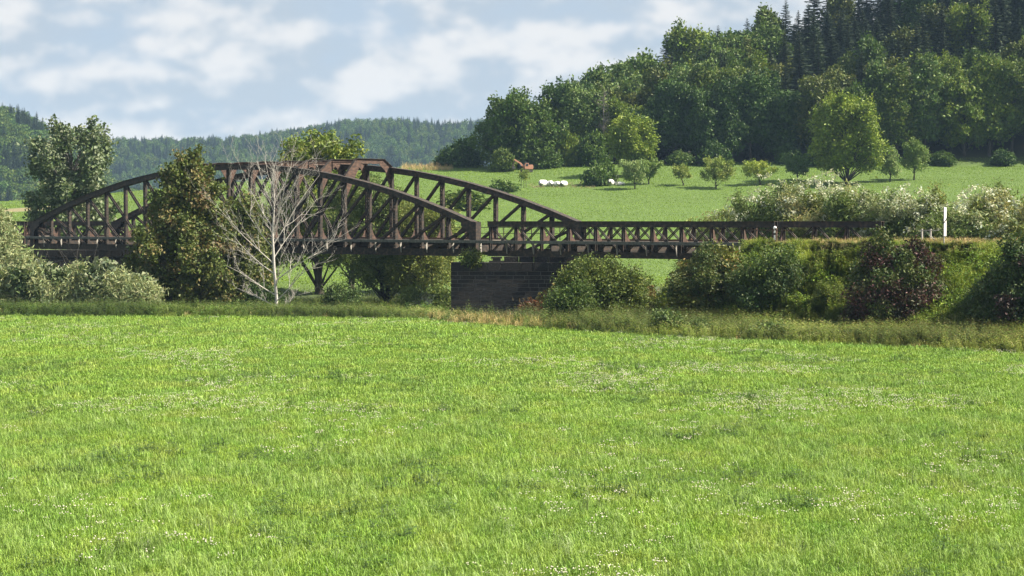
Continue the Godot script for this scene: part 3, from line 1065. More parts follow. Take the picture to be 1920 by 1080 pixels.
# ------------------------------------------------------------------ things on the far hillside
func build_hillside_things() -> void:
	# white plastic-wrapped bales
	var bales := [[1018.0, 346.0, 1.0, "white wrapped bale at the valley end of the long bale row"], [1031.0, 352.0, 0.85, "white wrapped bale half hidden by weeds, second in the long row"], [1044.0, 352.5, 0.8, "white wrapped bale in the middle of the weedy row"],
		[1057.0, 353.5, 0.85, "white wrapped bale at the uphill end of the weedy row, greenish sheen"], [1145.0, 347.5, 0.95, "bright white wrapped bale alone under the small orchard trees"]]
	for b in bales:
		var d := 388.0 + rr(-0.5, 0.5)
		var x := px_x(b[0], d)
		var r: float = 0.62 * b[2]
		var o := thing("wrapped_bale", b[3], "hay bale", gp(x, d) + Vector3(0, r * 0.96, 0), "wrapped bales on the hillside")
		o.rotation.y = rr(0.7, 2.0)
		var st := new_st()
		var l := 0.62
		var prof := [[-l, 0.02], [-l, r * 0.9], [-l * 0.94, r * 0.97], [-l * 0.6, r], [l * 0.6, r], [l * 0.94, r * 0.97], [l, r * 0.9], [l, 0.02]]
		for k in prof.size() - 1:
			tube(st, [Vector3(prof[k][0], 0, 0), Vector3(prof[k + 1][0] + 0.001, 0, 0)], [prof[k][1], prof[k + 1][1]], 16)
		part("wrapping", st.commit(), M.wrap, o)
		var loose := new_st()
		for k in 5:
			var a := rr(0, TAU)
			bar(loose, Vector3(rr(-0.4, 0.4), cos(a) * r, sin(a) * r), Vector3(rr(-0.6, 0.6), cos(a + 0.6) * r * 1.03, sin(a + 0.6) * r * 1.03), Vector3(1, 0, 0), 0.12, 0.02)
		part("loose_film", loose.commit(), M.wrap, o)
	# crumpled film beside the lone bale
	var d0 := 389.0
	var film := new_st()
	for k in 26:
		var c := Vector3(rr(-0.9, 0.9), rr(0.05, 0.5), rr(-0.5, 0.5))
		film.append_from(unit_box, 0, Transform3D(Basis.from_euler(Vector3(rr(-1, 1), rr(-3, 3), rr(-1, 1))) * Basis.from_scale(Vector3(rr(0.3, 0.8), 0.03, rr(0.2, 0.5))), c))
	var f := part("plastic_film", film.commit(), M.wrap, self)
	f.position = gp(px_x(1161.0, d0), d0)
	tag(f, "crumpled heap of white plastic film next to the lone bale", "plastic film")
	# two grey stakes behind the film
	for k in 2:
		var st := new_st()
		bar(st, Vector3(0, -0.2, 0), Vector3(0.03, 1.55, 0), Vector3(0, 0, 1), 0.09, 0.09)
		box(st, Vector3(0.03, 1.56, 0), Vector3(0.13, 0.05, 0.13))
		var s := part(numbered("wooden_stake"), st.commit(), M.timber, self)
		s.position = gp(px_x(1155.0 + k * 4.0, 391.0), 391.0)
		tag(s, ["grey wooden stake rising behind the plastic film, closer to the lone bale", "grey wooden stake rising behind the plastic film, closer to the orchard tree"][k], "stake", "stakes behind the film")
	# the orange excavator at the wood's edge
	var d1 := 417.0
	var e := thing("excavator", "small faded orange excavator with raised arm under the trees", "excavator", gp(px_x(987.0, d1), d1))
	e.rotation.y = 0.25
	e.scale = Vector3.ONE * 0.82
	for z in [-0.75, 0.75]:
		var st := new_st()
		plate(st, PackedVector2Array([Vector2(-1.2, 0.1), Vector2(-1.45, 0.35), Vector2(-1.2, 0.66), Vector2(1.2, 0.66), Vector2(1.45, 0.35), Vector2(1.2, 0.1)]), Vector3(0, 0, z), Vector3(1, 0, 0), Vector3.UP, 0.4)
		part("track", st.commit(), M.dark_steel, e)
	var under := new_st()
	box(under, Vector3(0, 0.6, 0), Vector3(0.9, 0.4, 1.1))
	part("undercarriage", under.commit(), M.dark_steel, e)
	var body := new_st()
	plate(body, PackedVector2Array([Vector2(-0.5, 0.82), Vector2(1.35, 0.82), Vector2(1.5, 1.1), Vector2(1.45, 1.75), Vector2(1.2, 1.9), Vector2(-0.5, 1.8)]), Vector3(0, 0, 0), Vector3(1, 0, 0), Vector3.UP, 1.7)
	part("engine_housing", body.commit(), M.orange, e)
	var cab := new_st()
	plate(cab, PackedVector2Array([Vector2(-0.55, 0.9), Vector2(0.35, 0.9), Vector2(0.35, 2.25), Vector2(-0.35, 2.25), Vector2(-0.6, 1.5)]), Vector3(0, 0, 0.42), Vector3(1, 0, 0), Vector3.UP, 0.9)
	var cabin := part("cab", cab.commit(), M.orange, e)
	var win := new_st()
	plate(win, PackedVector2Array([Vector2(-0.42, 1.5), Vector2(0.22, 1.5), Vector2(0.22, 2.1), Vector2(-0.26, 2.1)]), Vector3(0, 0, 0.88), Vector3(1, 0, 0), Vector3.UP, 0.03)
	part("window", win.commit(), M.glass, cabin)
	var boom := new_st()
	bar(boom, Vector3(-0.5, 1.2, -0.3), Vector3(-1.5, 2.3, -0.3), Vector3(0, 0, 1), 0.28, 0.42)
	bar(boom, Vector3(-1.4, 2.2, -0.3), Vector3(-2.9, 3.1, -0.3), Vector3(0, 0, 1), 0.26, 0.32)
	part("boom", boom.commit(), M.orange, e)
	var stick := new_st()
	bar(stick, Vector3(-2.8, 3.05, -0.3), Vector3(-3.3, 1.5, -0.3), Vector3(0, 0, 1), 0.22, 0.25)
	part("dipper_arm", stick.commit(), M.rust, e)
	var bucket := new_st()
	plate(bucket, PackedVector2Array([Vector2(-3.5, 1.6), Vector2(-3.1, 1.55), Vector2(-2.75, 1.2), Vector2(-2.9, 0.85), Vector2(-3.3, 0.8), Vector2(-3.5, 1.1)]), Vector3(0, 0, -0.3), Vector3(1, 0, 0), Vector3.UP, 0.7)
	part("bucket", bucket.commit(), M.dark_steel, e)

# ------------------------------------------------------------------ trees and bushes
func build_near_trees() -> void:
	var G := Color(0.05, 0.095, 0.018)
	clump_set("silver", 6, 15, 0.7, 0.42, [Color(0.115, 0.16, 0.075), Color(0.095, 0.14, 0.06), Color(0.17, 0.205, 0.13)], 0.22, 0.7)
	clump_set("alder", 6, 20, 0.65, 0.3, [Color(0.094, 0.125, 0.032), Color(0.119, 0.149, 0.041), Color(0.161, 0.140, 0.052), Color(0.087, 0.119, 0.032)], 0.25, 0.75)
	clump_set("alder_brown", 4, 18, 0.7, 0.3, [Color(0.135, 0.115, 0.05), Color(0.12, 0.115, 0.045), Color(0.15, 0.11, 0.05)], 0.25, 0.75)
	clump_set("willow", 6, 22, 0.75, 0.4, [Color(0.260, 0.304, 0.151), Color(0.318, 0.356, 0.193), Color(0.205, 0.250, 0.111)], 0.25, 0.22)
	clump_set("dull", 6, 30, 0.6, 0.2, [Color(0.075, 0.123, 0.029), Color(0.098, 0.145, 0.034), Color(0.060, 0.102, 0.026)], 0.28, 0.5)
	clump_set("yellowish", 6, 18, 0.8, 0.4, [Color(0.125, 0.175, 0.025), Color(0.163, 0.200, 0.031), Color(0.100, 0.150, 0.022)], 0.22, 0.6)
	clump_set("olive", 6, 22, 0.75, 0.36, [Color(0.130, 0.182, 0.050), Color(0.156, 0.209, 0.056), Color(0.104, 0.151, 0.040)], 0.25, 0.3)
	clump_set("white_tip", 4, 14, 0.55, 0.34, [Color(0.42, 0.46, 0.34), Color(0.55, 0.58, 0.48), Color(0.3, 0.36, 0.2)], 0.2, 0.6)
	clump_set("purple", 6, 30, 0.55, 0.2, [Color(0.058, 0.039, 0.039), Color(0.046, 0.058, 0.029), Color(0.078, 0.046, 0.046), Color(0.039, 0.052, 0.026)], 0.3, 0.6)
	clump_set("darkbush", 6, 30, 0.55, 0.2, [Color(0.045, 0.083, 0.027), Color(0.068, 0.105, 0.033), Color(0.083, 0.112, 0.045)], 0.3, 0.6)
	clump_set("red", 4, 18, 0.5, 0.28, [Color(0.130, 0.054, 0.030), Color(0.090, 0.060, 0.030)], 0.3, 0.4)
	var d: float
	var x: float
	# silver poplar behind the far end of the bow
	d = 268.0
	plant("poplar_tree", broadleaf_meshes(19.4, 12.0, 3.0, 74, 1.1, 13, "silver", 0, 0.34, Vector3.ZERO, 1, 0.75), M.bark_grey, M.leaf, gp(px_x(135, d), d), "grey-green poplar with flickering silvery leaves behind the bow's far end", "tree")
	# alder before the bridge
	d = 186.0
	var am := broadleaf_meshes(14.6, 12.4, 0.3, 150, 0.9, 13, "alder", 1, 0.26, Vector3(0.2, 0, 0), 1, 0.6)
	var extra := new_st()
	for k in 22:
		var by := rr(4.0, 12.5)
		put_puff(extra, "alder_brown", Vector3(rr(-0.3, 1.0) * (16.5 - by) * 0.36, by, rr(0.3, 1.0) * (16.0 - by) * 0.3), Vector3(0.9, 0.6, 0.9), 8)
	var al := plant("alder_tree", am, M.bark, M.leaf, gp(px_x(348, d), d), "tall dark alder with browning leaves standing before the bow truss", "tree")
	part("browned_foliage", extra.commit(), M.leaf, al)
	plant("alder_tree", broadleaf_meshes(11.0, 6.0, 0.3, 70, 0.85, 13, "alder", 1, 0.18, Vector3.ZERO, 1, 0.5), M.bark, M.leaf, gp(px_x(462, 190.0), 190.0), "smaller green alder behind the dead birch, joined to the tall alder", "tree")
	plant("thicket_bush", bush_meshes(4.6, 2.6, 3.0, 26, 0.6, 15, "dull", 0.04), M.bark, M.leaf_dark, gp(px_x(486, 184.0), 184.0), "low dark thicket around the dead birch's foot", "bush", "undergrowth bushes below the bow")
	plant("thicket_bush", bush_meshes(3.4, 2.0, 2.4, 18, 0.55, 14, "olive", 0.03), M.bark, M.leaf_dark, gp(px_x(640, 205.0), 205.0), "low dark bush between the stout trunk and the crooked twin willow", "bush", "undergrowth bushes below the bow")
	plant("thicket_bush", bush_meshes(3.0, 2.4, 2.2, 18, 0.55, 14, "olive", 0.03), M.bark, M.leaf, gp(px_x(826, 198.0), 198.0), "olive bush pressed against the pier's side below the bow", "bush", "undergrowth bushes below the bow")
	# dead birch
	d = 178.0
	var birch := new_st()
	var tp := [Vector3(0, -0.4, 0), Vector3(0.1, 1.5, 0), Vector3(-0.08, 3.5, 0.05), Vector3(-0.22, 6.0, 0), Vector3(-0.02, 8.3, 0.05), Vector3(-0.25, 10.0, 0), Vector3(0.15, 11.2, 0)]
	var trd := [0.16, 0.13, 0.115, 0.09, 0.055, 0.032, 0.012]
	tube(birch, tp, trd, 8)
	var limbs := new_st()
	var arms := [[1.3, 0.9, 0.8, 5.2], [1.7, -0.9, 0.4, 4.0], [2.7, 0.95, 0.75, 5.4], [3.2, -1.0, 0.5, 4.6], [3.9, -0.9, 0.8, 5.2], [4.3, 0.75, 0.9, 5.0], [5.0, -0.85, 0.85, 5.0], [5.2, 0.7, 1.0, 5.6], [5.9, 0.6, 1.1, 4.6], [6.4, -0.7, 0.9, 4.4], [6.9, 0.8, 0.9, 4.2], [7.5, -0.6, 1.1, 3.6], [8.1, 0.6, 1.1, 3.2], [8.8, -0.5, 1.2, 2.6], [9.4, 0.5, 1.2, 2.2], [7.2, 0.1, 1.0, 3.4], [4.6, -0.1, 0.9, 4.0], [2.2, 0.2, 0.6, 3.6], [0.9, -0.8, 0.35, 3.2], [0.6, 0.9, 0.5, 2.6]]
	for a in arms:
		var y: float = a[0]
		var k := 0
		while k < 5 and tp[k + 1].y < y:
			k += 1
		var at: Vector3 = tp[k].lerp(tp[k + 1], (y - tp[k].y) / (tp[k + 1].y - tp[k].y))
		bare_limb(limbs, at, Vector3(a[1], a[2], rr(-0.6, 0.6)).normalized(), a[3] * 1.15, 0.054 - y * 0.0024, 3)
	var tall_ := Vector3(1.0, 1.2, 1.0)
	var bt := thing("dead_birch_tree", "leafless dead birch with white trunk and bare spreading branches", "tree", gp(px_x(516, d), d))
	part("trunk", birch.commit(), M.birch, bt)
	part("branches", limbs.commit(), M.bark_pale, bt)
	bt.scale = tall_
	# tree with the yellowish crown behind the bow
	d = 236.0
	plant("maple_tree", broadleaf_meshes(18.4, 10.0, 2.8, 92, 1.15, 14, "yellowish", 0, 0.46), M.bark, M.leaf, gp(px_x(598, d), d), "yellow-green tree with a stout dark trunk, its crown showing over the bow", "tree")
	# leaning willows seen under the bow
	d = 214.0
	plant("willow_tree", broadleaf_meshes(13.0, 8.5, 1.0, 70, 1.05, 15, "olive", 0, 0.24, Vector3(-1.6, 0, 0), 2), M.bark, M.leaf, gp(px_x(722, d), d), "olive willow with crooked twin trunks under the middle of the bow", "tree")
	d = 211.0
	plant("willow_tree", broadleaf_meshes(10.8, 7.5, 0.7, 52, 1.05, 15, "olive", 0, 0.2, Vector3(0.6, 0, 0), 3), M.bark, M.leaf_olive, gp(px_x(792, d), d), "many-stemmed olive willow close beside the stone pier", "tree")
	d = 226.0
	plant("willow_tree", broadleaf_meshes(13.8, 8.0, 3.2, 54, 1.2, 16, "olive", 0, 0.22, Vector3(0, 0, 0), 2), M.bark, M.leaf, gp(px_x(660, d), d), "willow of loose olive foliage behind the bow, next to the stout trunk", "tree")
	d = 240.0
	plant("willow_tree", broadleaf_meshes(10.5, 9.0, 2.0, 40, 1.2, 16, "olive", 0, 0.22, Vector3(0, 0, 0), 2), M.bark, M.leaf_olive, gp(px_x(500, d), d), "shaded willow behind the dead birch, mostly hidden by the bow", "tree")
	d = 236.0
	plant("willow_tree", broadleaf_meshes(8.0, 6.5, 1.2, 30, 1.1, 15, "silver", 0, 0.16, Vector3(0, 0, 0), 2), M.bark, M.leaf, gp(px_x(795, d), d), "grey slender willow behind the bow close to its lower end", "tree")
	# bush with whitish leaves beside the pier
	d = 190.0
	plant("poplar_bush", bush_meshes(2.6, 2.4, 2.0, 9, 0.6, 10, "olive", 0.03, "white_tip", 0.6), M.bark, M.leaf, gp(px_x(778, d), d), "small bush with whitish leaves at the willow's foot by the pier", "bush")
	# pale willows along the bank on the far-end side
	var wl := [[-6.0, 182.0, 4.4, 9.6, "tall pale willow bush cut by the picture's edge, before the bow's far end"], [50.0, 178.0, 5.4, 5.0, "rounded pale grey-green willow bush before the shadowed pier"], [135.0, 179.0, 4.2, 4.0, "pale willow bush with feathery shoots, second from the alder"], [205.0, 178.0, 4.8, 4.2, "pale willow bush with bright shoots, touching the alder"], [258.0, 176.5, 3.6, 3.0, "low olive bush at the alder's foot"]]
	for a in wl:
		plant("willow_bush", bush_meshes(a[2] * 1.05, a[3], a[2], int(18 + a[3] * 4.0), 0.8, 14, "willow", 0.05, "silver", 0.15, 0.95), M.bark, M.leaf, gp(px_x(a[0], a[1]), a[1]), a[4], "bush", "pale willow bushes on the bank")
	# bare shoots by the willows
	var bare := new_st()
	for k in 9:
		bare_limb(bare, Vector3(rr(-0.7, 0.7), 0, rr(-0.3, 0.3)), Vector3(rr(-0.5, 0.5), 1, rr(-0.3, 0.3)).normalized(), rr(3.6, 5.6), 0.035, 1)
	d = 180.5
	var bs := part("dead_shoots", bare.commit(), M.bark_grey, self)
	bs.position = gp(px_x(132, d), d)
	tag(bs, "thin leafless grey shoots rising between the two pale willow bushes", "dead shrub")
	# bushes on and below the pier and the embankment
	var pier_top := EYE - 3.53
	plant("pier_bush", bush_meshes(1.5, 0.85, 1.0, 7, 0.32, 8, "dull", 0.02), M.bark, M.leaf_olive, Vector3(px_x(884, 184.0), pier_top, -183.0), "small bush growing on top of the stone pier", "bush")
	d = 158.0
	plant("mixed_bush", bush_meshes(7.4, 5.0, 4.6, 60, 0.75, 17, "dull", 0.06, "alder_brown", 0.14), M.bark, M.leaf_olive, gp(px_x(1124, d), d), "wide bush with brownish patches hiding the foot of the stone pier", "bush")
	d = 154.5
	plant("mixed_bush", bush_meshes(3.6, 3.0, 2.6, 26, 0.7, 16, "dull", 0.05), M.bark, M.leaf, gp(px_x(1072, d), d), "fresh green lower bush leaning out before the pier bush", "bush")
	d = 164.0
	plant("red_bush", bush_meshes(2.2, 1.7, 1.5, 10, 0.45, 11, "red", 0.03), M.bark, M.leaf, gp(px_x(1004, 172.0), 172.0), "reddish brown withered shrub at the foot of the pier", "bush")
	plant("mixed_bush", bush_meshes(4.0, 3.2, 3.4, 22, 0.65, 15, "dull", 0.05, "alder_brown", 0.12), M.bark, M.leaf_olive, gp(px_x(1185, d), d), "low brown-green shrub between the pier bush and the grey-green bushes", "bush")
	d = 153.0
	var dm := bush_meshes(7.2, 5.4, 5.0, 46, 0.8, 18, "darkbush", 0.06, "alder", 0.3)
	plant("dark_bush", dm, M.bark, M.leaf_olive, sp(px_x(1335, d), d, 0.2), "broad grey-green bush under the girder span", "bush", "dark bushes on the embankment", 0.4, Vector3(1.0, 0.83, 1.0))
	var db := plant("dark_bush", bush_meshes(5.2, 4.4, 4.2, 34, 0.75, 17, "darkbush", 0.06, "dull", 0.5), M.bark, M.leaf, sp(px_x(1440, 150.0), 150.0, 0.2), "grey-green bush just below the girder's end post", "bush", "dark bushes on the embankment")
	again(db, sp(px_x(1262, 158.0), 158.0, 0.2), "smaller grey-green bush at the pier end of the embankment bushes", 2.0, Vector3(0.7, 0.72, 0.7), M.leaf_yellow)
	d = 144.0
	plant("purple_bush", bush_meshes(6.5, 5.6, 5.0, 58, 0.72, 19, "purple", 0.06, "darkbush", 0.3), M.bark, M.leaf_olive, sp(px_x(1678, 141.0), 141.0, 0.2), "round dark bush with purple-brown leaves on the embankment", "bush")
	d = 140.0
	plant("dark_bush", bush_meshes(6.0, 5.2, 5.0, 52, 0.74, 19, "darkbush", 0.06, "purple", 0.12), M.bark, M.leaf, sp(px_x(1918, 135.0), 135.0, 0.2), "tall dark green bush cut by the picture's edge on the embankment", "bush", "dark bushes on the embankment")
	again(db, sp(px_x(1835, 137.0), 137.0, 0.2), "low dark shrub at the foot of the embankment by the edge bush", 1.1, Vector3(0.55, 0.45, 0.55))
	again(db, sp(px_x(1560, 146.0), 146.0, 0.2), "low leafy shrub between the girder-end bush and the purple bush", 4.1, Vector3(0.5, 0.42, 0.5), M.leaf_yellow)
	# green herb clumps at the meadow's rim
	var hb := plant("leafy_clump", bush_meshes(1.8, 1.3, 1.4, 9, 0.36, 12, "dull", 0.015), M.bark, M.leaf_grey, gp(px_x(1248, 139.0), 139.0), "blue-green leafy clump at the rim of the meadow, below the low shrubs", "plant")
	again(hb, sp(px_x(1440, 133.5), 133.5, 0.2), "wider blue-green leafy clump at the meadow's rim under the girder end", 2.0, Vector3(1.4, 0.8, 1.2))
	again(hb, gp(px_x(1310, 137.5), 137.5), "tiny blue-green leafy clump at the meadow's rim", 3.0, Vector3(0.6, 0.7, 0.6))
	# white-topped shrubs beyond the track
	var ws := [[1345.0, 215.0, 6.5, 392.0, 0.04, "olive shrub peeping over the girder, lowest of the pale shrubs"], [1440.0, 196.0, 9.0, 334.0, 0.13, "large olive shrub with white leaf tips behind the girder end"], [1545.0, 190.0, 8.5, 336.0, 0.16, "large white-tipped shrub directly behind the far girder's end"],
		[1640.0, 186.0, 5.5, 372.0, 0.12, "white-tipped shrub above the purple bush"], [1712.0, 182.0, 6.5, 352.0, 0.2, "white-tipped shrub between purple bush and striped board"], [1790.0, 177.0, 6.5, 372.0, 0.05, "plain olive shrub right behind the striped board"],
		[1845.0, 182.0, 7.0, 352.0, 0.24, "whitest shrub of the pale thicket, beyond the striped board"], [1935.0, 175.0, 7.0, 362.0, 0.08, "olive shrub cut by the picture's edge behind the track"], [1492.0, 193.0, 7.5, 333.0, 0.14, "white-tipped shrub in the gap between the two large olive shrubs"], [1594.0, 187.0, 6.5, 350.0, 0.1, "olive shrub sloping down behind the far end post"], [1676.0, 184.0, 5.5, 362.0, 0.1, "olive shrub over the short grey railing"], [1755.0, 180.0, 6.0, 366.0, 0.06, "olive shrub filling the thicket beside the striped board"], [1650.0, 215.0, 9.0, 352.0, 0.0, "dark olive shrub further back above the purple bush"], [1880.0, 226.0, 10.0, 338.0, 0.0, "dark olive shrub further back above the whitest shrub"]]
	for a in ws:
		var tall: float = px_y(a[3], a[1]) - ground(px_x(a[0], a[1]), a[1])
		var m := bush_meshes(a[2] * 1.25, tall, a[2] * 0.9, int(30 + a[2] * 5.5), 0.9, 16, "olive", 0.05, "willow", 0.2)
		var o := plant("pale_shrub", m, M.bark, M.leaf if int(a[0]) % 2 == 0 else M.leaf_olive, gp(px_x(a[0], a[1]), a[1]), a[5], "shrub", "pale shrubs beyond the track")
		if a[4] > 0.0:
			var tips := new_st()
			var set_: Array = clumps["white_tip"]
			for k in int(a[4] * 1900.0):
				var ang := rr(0, TAU)
				var t := sqrt(rng.randf())
				if sin(ang * 3.0 + a[0]) + sin(t * 9.0 + a[0]) + rr(-0.6, 0.6) < 0.25 or t > 0.9:
					continue
				var y: float = tall * sqrt(maxf(0.1, 1.0 - t * t * 0.85)) * rr(0.88, 1.06)
				tips.append_from(set_[rng.randi() % set_.size()], 0, Transform3D(rand_basis(rr(0.5, 1.0)), Vector3(cos(ang) * t * a[2] * 0.6, y, sin(ang) * t * a[2] * 0.46)))
			part("white_leaves", tips.commit(), M.leaf, o)

func build_hillside_trees() -> void:
	clump_set("oak", 6, 16, 1.0, 0.62, [Color(0.048, 0.094, 0.016), Color(0.068, 0.121, 0.021), Color(0.089, 0.138, 0.026)], 0.25, 0.65)
	clump_set("walnut", 6, 16, 0.9, 0.52, [Color(0.161, 0.226, 0.026), Color(0.189, 0.254, 0.032), Color(0.123, 0.181, 0.024)], 0.22, 0.5)
	clump_set("apple", 4, 16, 0.55, 0.34, [Color(0.156, 0.236, 0.057), Color(0.125, 0.203, 0.043), Color(0.203, 0.270, 0.086)], 0.22, 0.5)
	var sp := []
	for k in 4:
		sp.append(spruce_spray(Color(0.026, 0.046, 0.021)))
	clumps["spruce"] = sp
	var d: float
	# the edge of the wood and single trees on the field
	d = 428.0
	plant("lime_tree", broadleaf_meshes(14.6, 15.6, 0.3, 96, 1.6, 16, "oak", 0, 0.5), M.bark, M.leaf, gp(px_x(968, d), d), "great round dark green tree at the valley end of the wood", "tree")
	var round_bush := plant("wood_edge_bush", bush_meshes(7.5, 5.2, 6.0, 24, 1.3, 15, "oak", 0.08), M.bark, M.leaf_dark, gp(px_x(872, 432.0), 432.0), "dark bush on the valley side of the great round tree", "bush", "bushes at the wood's edge")
	again(round_bush, gp(px_x(842, 434.0), 434.0), "lowest dark bush at the valley tip of the wood's edge", 1.5, Vector3(0.75, 0.7, 0.8), null)
	again(round_bush, gp(px_x(942, 421.0), 421.0), "paler round bush before the great round tree, next to the excavator", 2.5, Vector3(0.7, 0.8, 0.7), M.leaf_olive)
	again(round_bush, gp(px_x(1022, 424.0), 424.0), "dark bush uphill of the excavator under the great round tree", 3.3, Vector3(0.8, 0.75, 0.8), M.leaf)
	again(round_bush, gp(px_x(1068, 430.0), 430.0), "yellowish bush closing the gap between round tree and field ash", 0.7, Vector3(0.75, 1.25, 0.8), M.leaf_yellow)
	again(round_bush, gp(px_x(1112, 428.0), 428.0), "dark bush behind the field ash", 5.0, Vector3(0.95, 1.2, 0.9), M.leaf)
	d = 404.0
	plant("ash_tree", broadleaf_meshes(11.6, 8.6, 1.4, 48, 1.25, 17, "walnut", 2, 0.24), M.bark, M.leaf, gp(px_x(1184, d), d), "upright feathery ash standing alone before the wood", "tree")
	d = 392.0
	plant("walnut_tree", broadleaf_meshes(16.6, 14.0, 1.9, 110, 1.15, 15, "walnut", 0, 0.36, Vector3.ZERO, 1, 0.6), M.bark, M.leaf, gp(px_x(1586, d), d), "big bright green walnut tree alone on the field before the dark wood", "tree")
	var orch := [
		[1342.0, 382.0, 5.4, 5.6, 20, 0.8, M.leaf_olive, "apple tree with open crown in the middle of the orchard", 0.5],
		[1425.0, 388.0, 4.6, 5.2, 18, 0.7, M.leaf_yellow, "yellowish flat-topped apple tree before the dark wood", 0.5],
		[1496.0, 396.0, 4.8, 4.6, 18, 0.75, M.leaf_dark, "dark small apple tree beside the big walnut", 0.6],
		[1281.0, 386.0, 3.6, 3.4, 9, 0.5, M.leaf_olive, "thin crooked apple tree with sparse leaves", 0.8],
		[1216.0, 389.0, 4.4, 4.6, 15, 0.6, M.leaf, "leaning apple tree just uphill of the grey fruit tree", 0.7],
		[1190.0, 382.0, 5.0, 4.2, 20, 0.65, M.leaf_grey, "grey-leaved fruit tree beside the plastic film", 0.8]]
	for a in orch:
		plant("apple_tree", broadleaf_meshes(a[2], a[3] * 1.1, 1.2, int(a[4] * 1.3), a[5] * 0.62, 8, "apple", 2, 0.12, Vector3(rr(-0.9, 0.9), 0, 0), 1, 0.6), M.bark, a[6], gp(px_x(a[0], a[1]), a[1]), a[7], "tree", "orchard trees on the hillside")
	plant("apple_tree", broadleaf_meshes(6.8, 4.4, 0.8, 20, 0.8, 13, "apple", 1, 0.12), M.bark, M.leaf_grey, gp(px_x(1668, 396.0), 396.0), "slim grey-leaved fruit tree uphill of the walnut", "tree", "orchard trees on the hillside")
	plant("apple_tree", broadleaf_meshes(7.6, 4.4, 1.6, 24, 0.8, 15, "apple", 0, 0.14), M.bark, M.leaf, gp(px_x(1713, 400.0), 400.0), "egg-shaped fruit tree at the wood's shadow line", "tree", "orchard trees on the hillside")
	var eb := plant("elder_bush", bush_meshes(3.6, 2.9, 3.0, 18, 0.7, 14, "oak", 0.06), M.bark, M.leaf, gp(px_x(1118, 389.0), 389.0), "dark elder bush between the long bale row and the lone bale", "bush", "bushes on the field")
	again(eb, gp(px_x(1137, 393.0), 393.0), "dark leaning elder bush right behind the lone bale", 2.2, Vector3(0.8, 1.0, 0.8))
	again(eb, gp(px_x(942, 378.0), 378.0), "spreading low bush on the field just above the bow's lower end", 1.0, Vector3(1.15, 0.62, 1.0), M.leaf_grey)
	again(eb, gp(px_x(868, 352.0), 352.0), "olive bush seen through the far bow", 3.0, Vector3(1.5, 0.9, 1.2), M.leaf_olive)
	# sapling with its stakes
	d = 386.0
	var s := thing("staked_sapling", "tiny sapling between two support stakes on the field", "tree", gp(px_x(982, d), d))
	var sm := broadleaf_meshes(3.0, 1.3, 1.5, 6, 0.35, 8, "apple", 0, 0.04)
	part("trunk", sm[0], M.bark, s)
	part("crown", sm[1], M.leaf_olive, s)
	for k in [-1.0, 1.0]:
		var st := new_st()
		bar(st, Vector3(0.45 * k, -0.1, 0), Vector3(0.42 * k, 1.7, 0), Vector3(0, 0, 1), 0.08, 0.08)
		part("stake", st.commit(), M.timber, s)
	# the wood on the hill: rows along the contour
	var dec := []
	var shapes := [[17.0, 9.5, 2.2, 46, 1.6, 0], [19.0, 9.0, 3.0, 48, 1.55, 2], [15.5, 10.0, 1.2, 44, 1.65, 0], [18.0, 8.0, 2.0, 44, 1.5, 1], [14.0, 8.0, 0.5, 40, 1.5, 2]]
	for a in shapes:
		dec.append(broadleaf_meshes(a[0], a[1], a[2], a[3], a[4], 16, "oak", a[5], 0.28))
	var con := [spruce_meshes(24.0, 7.6, "spruce"), spruce_meshes(26.0, 7.0, "spruce", 0.35), spruce_meshes(21.0, 7.8, "spruce", 0.2)]
	var tones := [M.leaf, M.leaf_dark, M.leaf_olive, M.leaf_yellow, M.leaf_grey, M.leaf_dull]
	var tone_words := ["green", "deep green", "olive", "yellow-green", "grey-green", "brownish green"]
	var row_words := ["front row", "second row", "third row", "fourth row", "fifth row", "sixth row", "seventh row", "eighth row", "ninth row", "tenth row", "eleventh row", "twelfth row", "thirteenth row", "last row"]
	var ranks := ["first", "second", "third", "fourth", "fifth", "sixth", "seventh", "eighth", "ninth", "tenth", "eleventh", "twelfth", "thirteenth", "fourteenth", "fifteenth", "sixteenth", "seventeenth", "eighteenth", "nineteenth", "twentieth"]
